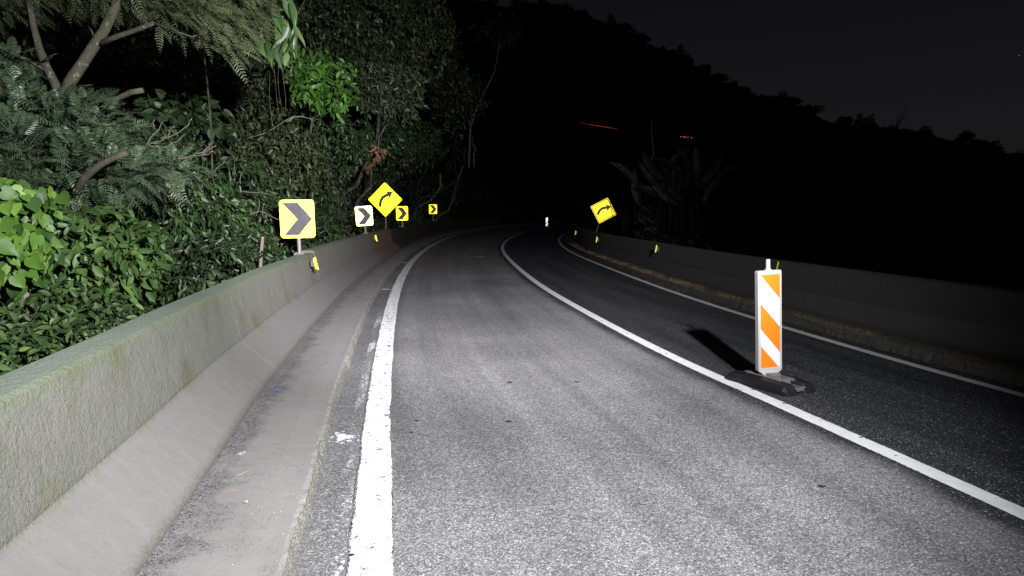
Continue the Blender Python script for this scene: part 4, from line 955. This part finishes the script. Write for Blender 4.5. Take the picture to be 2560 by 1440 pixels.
def diamond(label, loc, yaw, tilt, side, pole, face, mark, polemat, rot_extra=0):
    root = empty('curve_sign', loc, (0, R(tilt), R(yaw))); tag(root, label, 'sign', 'diamond curve warning signs')
    hd = side/math.sqrt(2); zc = pole + hd
    def rot45(pts): return [((x-z)/math.sqrt(2), (x+z)/math.sqrt(2)+zc) for x, z in pts]
    bm = bmesh.new(); add_poly(bm, rot45(rrect(side, side, .05)), 0, .005); bm_obj('back_plate', bm, M['backplate'], root)
    bm = bmesh.new(); add_poly(bm, rot45(rrect(side-.004, side-.004, .05)), -.004, -.001); bm_obj('panel', bm, face, root)
    # black border as a ring
    bm = bmesh.new(); o1 = rot45(rrect(side*.95, side*.95, .04)); i1 = rot45(rrect(side*.885, side*.885, .034)); n = len(o1)
    A = [bm.verts.new((x, -.0055, z)) for x, z in o1]; Bv = [bm.verts.new((x, -.0055, z)) for x, z in i1]
    for i in range(n): bm.faces.new((A[i], A[(i+1) % n], Bv[(i+1) % n], Bv[i]))
    bm_obj('border', bm, M['black'], root)
    bm = bmesh.new(); add_poly(bm, [(x, z+zc) for x, z in arrow_pts(hd)], -.0065, -.0045); bm_obj('arrow', bm, mark, root)
    bm = bmesh.new(); add_cyl(bm, (0, .04, -1.2), (0, .04, pole+hd*1.5), .032, None, 16); bm_obj('pole', bm, polemat, root)
    return root
p = at(963, 499, 28.6); sd = 1.01; hd = sd/math.sqrt(2)
diamond('bright yellow diamond sign with black curved arrow beside the whitish chevron', (p.x, 28.6, p.z-hd-.5), 0, 0, sd, .5, M['yellow'], M['brownfilm'], M['rustpole'])
p = at(1508.5, 526.5, 33.); tl = 17.5; sd = .93; hd = sd/math.sqrt(2); k = .62+hd
diamond('tilted duller yellow diamond sign with curved arrow behind the right barrier', (p.x - k*math.sin(R(tl)), 33., p.z - k*math.cos(R(tl))), 0, tl, sd, .62, M['yellow_worn'], M['brownfilm'], M['rustpole'])

# reflectors fixed to the barriers
def reflector(label, loc, yaw, lean, mir=1, h=.20, w=.062):
    root = empty('barrier_reflector', loc, (0, 0, R(yaw))); tag(root, label, 'reflector', 'yellow reflectors on the barriers')
    bm = bmesh.new(); o2 = [(-mir*.000, h*.42), (mir*w, h*.58), (mir*w, -h*.48), (mir*w*.35, -h*.42)] if False else [(0, h*.40), (mir*w*.72, h*.52), (mir*w, -h*.50), (mir*w*.22, -h*.40)]
    oo_ = [(x*1.0 + lean*z, z) for x, z in o2]
    big = [((x-mir*w*.5)*1.22+mir*w*.5, z*1.10) for x, z in oo_]
    add_poly(bm, big, -.004, .018); bm_obj('housing', bm, M['housing'], root)
    bm = bmesh.new(); add_poly(bm, oo_, -.008, -.0045); bm_obj('face', bm, M['reflector'], root)
    bm = bmesh.new(); add_box(bm, (-mir*.02, .012, 0), (.07, .02, h*.5), .003); bm_obj('bracket', bm, M['housing'], root)
    return root
def wall_face_x(y, z): # left barrier face
    return xb(y) - (.325 + .08*(z-.425)/.46)
for lab, px, py, y in (('yellow reflector on the left barrier nearest the camera, below the largest chevron', 785, 659, 9.85), ('yellow reflector on the left barrier below the diamond sign', 938, 595.5, 19.4),
                       ('tiny yellow reflector on the dark barrier between the third and farthest chevrons', 1034, 566, 34.), ('tiny yellow reflector below the farthest chevron sign', 1076, 559, 47.)):
    reflector(lab, on_z(px, py, .78), 0, -.14, 1)
def rwall_x(y, z): return float(np.interp(y, YS, XBR)) + .04 + .13*(z-.16)/.62
for lab, px, py, y in (('yellow reflector on the right barrier just behind the striped marker', 1946, 668, 9.6), ('yellow reflector on the right barrier below the long-leaved plants', 1642, 622, 16.2),
                       ('yellow reflector on the right barrier below the tilted sign', 1493, 599, 23.8), ('dim farthest yellow reflector on the right barrier', 1440, 582, 29.5)):
    reflector(lab, on_z(px, py, .70), 0, .10, -1, .19, .036)

# ------------------------------------------------------------------ striped road markers
def marker(label, loc, yaw, tilt, mirror=1):
    root = empty('striped_marker', loc, (R(tilt[0]), R(tilt[1]), R(yaw))); tag(root, label, 'road marker', 'striped road markers')
    w, th = .232, .062; z0, z1 = .075, 1.075
    # hollow plastic body: outline with pointed foot, rounded shoulders
    def outline(m, zt, zb, tip):
        return [(-w/2+m+.012, zt), (w/2-m-.012, zt), (w/2-m, zt-.012), (w/2-m, zb), (.018, tip), (-.018, tip), (-w/2+m, zb), (-w/2+m, zt-.012)]
    bm = bmesh.new(); add_poly(bm, outline(0, z1, z0+.075, z0), -th/2, th/2)
    es = [e for e in bm.edges if abs(e.verts[0].co.y-e.verts[1].co.y) < 1e-6]
    bmesh.ops.bevel(bm, geom=es, offset=.007, segments=3, affect='EDGES', profile=.6)
    bm_obj('body', bm, M['plastic'], root)
    # raised frame round the face
    bm = bmesh.new(); fr = -th/2-.0035
    xo, xi = w/2-.008, w/2-.016; zo1, zi1 = z1-.018, z1-.026; zo0, zi0 = z0+.085, z0+.093
    O = [(-xo, zo1), (xo, zo1), (xo, zo0), (-xo, zo0)]; I = [(-xi, zi1), (xi, zi1), (xi, zi0), (-xi, zi0)]
    A = [bm.verts.new((x, fr, z)) for x, z in O]; Bv = [bm.verts.new((x, fr, z)) for x, z in I]; A2 = [bm.verts.new((x, -th/2+.001, z)) for x, z in O]; B2 = [bm.verts.new((x, -th/2+.001, z)) for x, z in I]
    for i in range(4):
        j = (i+1) % 4; bm.faces.new((A[i], A[j], Bv[j], Bv[i])); bm.faces.new((A[i], A2[i], A2[j], A[j])); bm.faces.new((Bv[i], Bv[j], B2[j], B2[i]))
    bm_obj('rim', bm, M['plastic'], root)
    fx = w/2-.022; ft, fb = z1-.036, z0+.105
    bm = bmesh.new(); add_poly(bm, [(-fx, ft), (fx, ft), (fx, fb), (-fx, fb)], -th/2-.0022, -th/2-.0008); bm_obj('white_sheet', bm, M['white_r'], root)
    # diagonal orange stripes
    def clip(poly):
        for (ax, s, lim) in ((0, 1, fx), (0, -1, fx), (1, 1, ft), (1, -1, -fb)):
            res = []
            for i in range(len(poly)):
                a, b = poly[i-1], poly[i]; ia, ib = s*a[ax] <= lim+1e-9, s*b[ax] <= lim+1e-9
                if ia != ib: t_ = (lim-s*a[ax])/(s*b[ax]-s*a[ax]); res.append((a[0]+(b[0]-a[0])*t_, a[1]+(b[1]-a[1])*t_))
                if ib: res.append(b)
            poly = res
        return poly
    Hh = ft-fb; slope = -1.20*mirror
    for c0 in (ft-.005, ft-.255-.005+.0, fb+.215):
        pass
    # stripe bands given by the height at which their upper edge meets the left side, thickness in z
    if mirror == 1: bands = [(ft+.0, .5), (ft-.262, .236), (fb+.205, .205+.3)]
    else: bands = [(ft-.0, .10), (ft-.50, .24), (fb+.0, .2)]
    for k, (za, th_) in enumerate(bands):
        if mirror == 1:
            if k == 0: poly = [(-fx, za), (fx, za+1), (fx, za-2*fx*1.2)]; poly = [(-fx, za), (fx, za), (fx, za-2*fx*1.2)]
            elif k == 1: poly = [(-fx, za), (fx, za-2*fx*1.2), (fx, za-2*fx*1.2-th_), (-fx, za-th_)]
            else: poly = [(-fx, za), (fx*.72, za-1.72*fx*1.2), (fx*.78, fb), (-fx, fb)]
        else:
            poly = [(-fx, za), (fx, za+2*fx*1.2), (fx, za+2*fx*1.2-th_-.0), (-fx, za-th_)]
        poly = clip(poly)
        if len(poly) < 3: continue
        bm = bmesh.new(); add_poly(bm, poly, -th/2-.0036, -th/2-.0026); bm_obj('orange_stripe', bm, M['orange_r'], root)
    # lifting pin on top
    bm = bmesh.new(); add_cyl(bm, (0, 0, z1-.005), (0, 0, z1+.012), .032, .028, 20); add_cyl(bm, (0, 0, z1+.01), (0, 0, z1+.10), .0195, .0185, 20); bm_obj('top_pin', bm, M['plastic'], root)
    return root
def rubber_base(root, yaw):
    """recycled rubber foot: two long rounded bars joined by a raised centre with a socket and carrying handle"""
    e = Matrix.Rotation(R(yaw), 3, 'Z')
    Lr = .72
    bm = bmesh.new()
    for s in (-1, 1):
        # bar profile swept along its length, ends dropping
        pr = [(-.080, 0), (-.083, .045), (-.060, .090), (.045, .098), (.070, .075), (.080, 0)]; rows = []
        for t, kz, kx in ((-.5, .12, .8), (-.485, .55, .93), (-.44, .9, 1), (-.2, 1., 1), (.2, 1., 1), (.44, .9, 1), (.485, .55, .93), (.5, .12, .8)):
            rows.append([bm.verts.new(e @ Vector((t*Lr, s*.115 + (x*kx)*(-s if s > 0 else 1), max(.0, z*kz)))) for x, z in pr])
        for a, b in zip(rows[:-1], rows[1:]):
            for i in range(len(pr)-1): bm.faces.new((a[i], a[i+1], b[i+1], b[i]))
        bm.faces.new(rows[0]); bm.faces.new(rows[-1][::-1])
    base = bm_obj('rubber_base', bm, M['rubber'], root)
    bm = bmesh.new()
    add_box(bm, e @ Vector((0, 0, .055)), (.40, .18, .105), .012, e); add_box(bm, e @ Vector((0, 0, .112)), (.17, .12, .03), .008, e)
    add_box(bm, e @ Vector((.25, 0, .050)), (.16, .15, .020), .006, e); add_box(bm, e @ Vector((-.25, 0, .050)), (.14, .15, .020), .006, e)
    for sx in (-1, 1): add_box(bm, e @ Vector((sx*.33, 0, .042)), (.03, .20, .035), .006, e); add_box(bm, e @ Vector((sx*.20, sx*.06, .095)), (.05, .03, .018), .004, e); add_box(bm, e @ Vector((sx*.20, -sx*.06, .095)), (.05, .03, .018), .004, e)
    bm_obj('centre_block', bm, mat_simple('lit_rubber', (.13, .125, .135), .4, .6, 0, .5, 9, .3, (.04, .04, .04)), base)  # paler than the bars: the light on top is put into the colour
mk = marker('near orange and white striped marker on a black rubber foot right of the centre line', (2.385, 6.20, .0), 9, (0, -3.0))
rubber_base(mk, -62-9)
for c_ in mk.children:
    if c_.name.startswith('rubber_base'): c_.rotation_euler = (0, R(3.0), 0)
M['white_r'] = mat_retro('far_white_sheeting', (.8, .8, .84), .5, .2); M['orange_r'] = mat_retro('far_orange_sheeting', (.8, .22, .01), .45, .2)
mk2 = marker('far tiny striped marker glowing in the distance where the centre line bends away', (3.52, 69.3, 0), 0, (0, 0), -1)
rubber_base(mk2, -60)

# ------------------------------------------------------------------ loose gravel and litter in the gutters
def gravel(name, label, arrb, arrc, n, y0, y1, mat, zc, pw, size=(.004, .014)):
    y = y0 + (y1-y0)*rng.random(n)**1.7; t = rng.random(n)**pw
    cl = np.sin(y*2.3)+np.sin(y*5.1+t*4)+rng.normal(0, .8, n); k = cl > -.6; y, t = y[k], t[k]; n = len(y)
    xA, xB_ = np.interp(y, YS, arrb), np.interp(y, YS, arrc); x = xA*(1-t)+xB_*t
    P = np.stack([x, y, np.full(n, zc)], -1); a = rng.random(n)*6.28
    D = np.stack([np.cos(a), np.sin(a), rng.normal(0, .05, n)], -1); N = np.tile([0, 0, 1.], (n, 1)); s = rng.uniform(*size, n)*np.clip(y/7, .8, 2.2)
    tag(leaf_mesh(name, P, D, N, s, s*rng.uniform(.6, 1., n), 'stone', mat), label, 'gravel', kind='stuff')
gravel('gravel', 'loose stones and grit along the foot of the left barrier', XB+.03, XK, 14000, 1.8, 26, M['gravel'], .121, 2.6, (.003, .008))
gravel('gravel', 'golden grit lying on the ledge at the foot of the right barrier', XBR-.03, XCR, 9000, 5, 32, M['gravel_gold'], .117, .8, (.006, .014))
gravel('gravel', 'sparse golden grit at the foot of the right kerb', XCR, XR+.07, 700, 5, 18, M['gravel_gold'], .002, .7, (.006, .012))
gravel('gravel', 'sparse grit on the strip between left kerb and edge line', XK+.02, XL-.12, 900, 2.2, 14, M['gravel'], .001, .8, (.003, .009))
def litter():
    sp = [(-1.66, 4.05, .05, 'pale scrap of paper lying in the left gutter', (.36, .35, .34)), (-1.36, 3.35, .022, 'small white scrap on the gutter ledge', (.42, .41, .4)), (-1.60, 2.95, .05, 'crumpled beige scrap at the foot of the near barrier', (.32, .29, .25))]
    for x, y, s, lab, c in sp:
        bm = bmesh.new(); n = 5; vs = [[bm.verts.new(((i-2)*s/4*1.3, (j-2)*s/4*.7, abs(random.gauss(0, .004))+.003)) for j in range(n)] for i in range(n)]
        for i in range(n-1):
            for j in range(n-1): bm.faces.new((vs[i][j], vs[i+1][j], vs[i+1][j+1], vs[i][j+1]))
        o = bm_obj('litter_scrap', bm, mat_simple('scrap_paper', c, .8), None); o.location = (x, y, .121); o.rotation_euler = (0, 0, random.random()*3); tag(o, lab, 'litter')
    for x, y, a, lab, c in ((-1.50, 3.48, .5, 'thin orange-brown dry stalk lying in the left gutter', (.24, .16, .10)), (-1.52, 3.75, 1.1, 'thin straw-coloured dry stalk lying in the left gutter', (.30, .28, .17)), (-2.2, 7.5, .8, 'short black stick lying in the left gutter', (.03, .03, .03))):
        W = Tubes(); d = Vector((math.cos(a), math.sin(a), 0))*.045; W.add([-d, Vector((0, 0, .003)), d], .0022, .0016, 5); o = W.build('dry_stalk', mat_simple('stalk', c, .8)); o.location = (x, y, .125); tag(o, lab, 'stalk')
    bm = bmesh.new(); v = [bm.verts.new(p) for p in ((0, 0, .002), (.022, .004, .01), (.026, .03, .004), (.006, .034, .014))]; bm.faces.new(v[:3]); bm.faces.new((v[0], v[2], v[3]))
    o = bm_obj('litter_scrap', bm, mat_simple('blue_plastic', (.10, .08, .55), .4)); o.location = (-1.97, 5.55, .122); tag(o, 'tiny blue plastic scrap at the foot of the near barrier', 'litter')
litter()
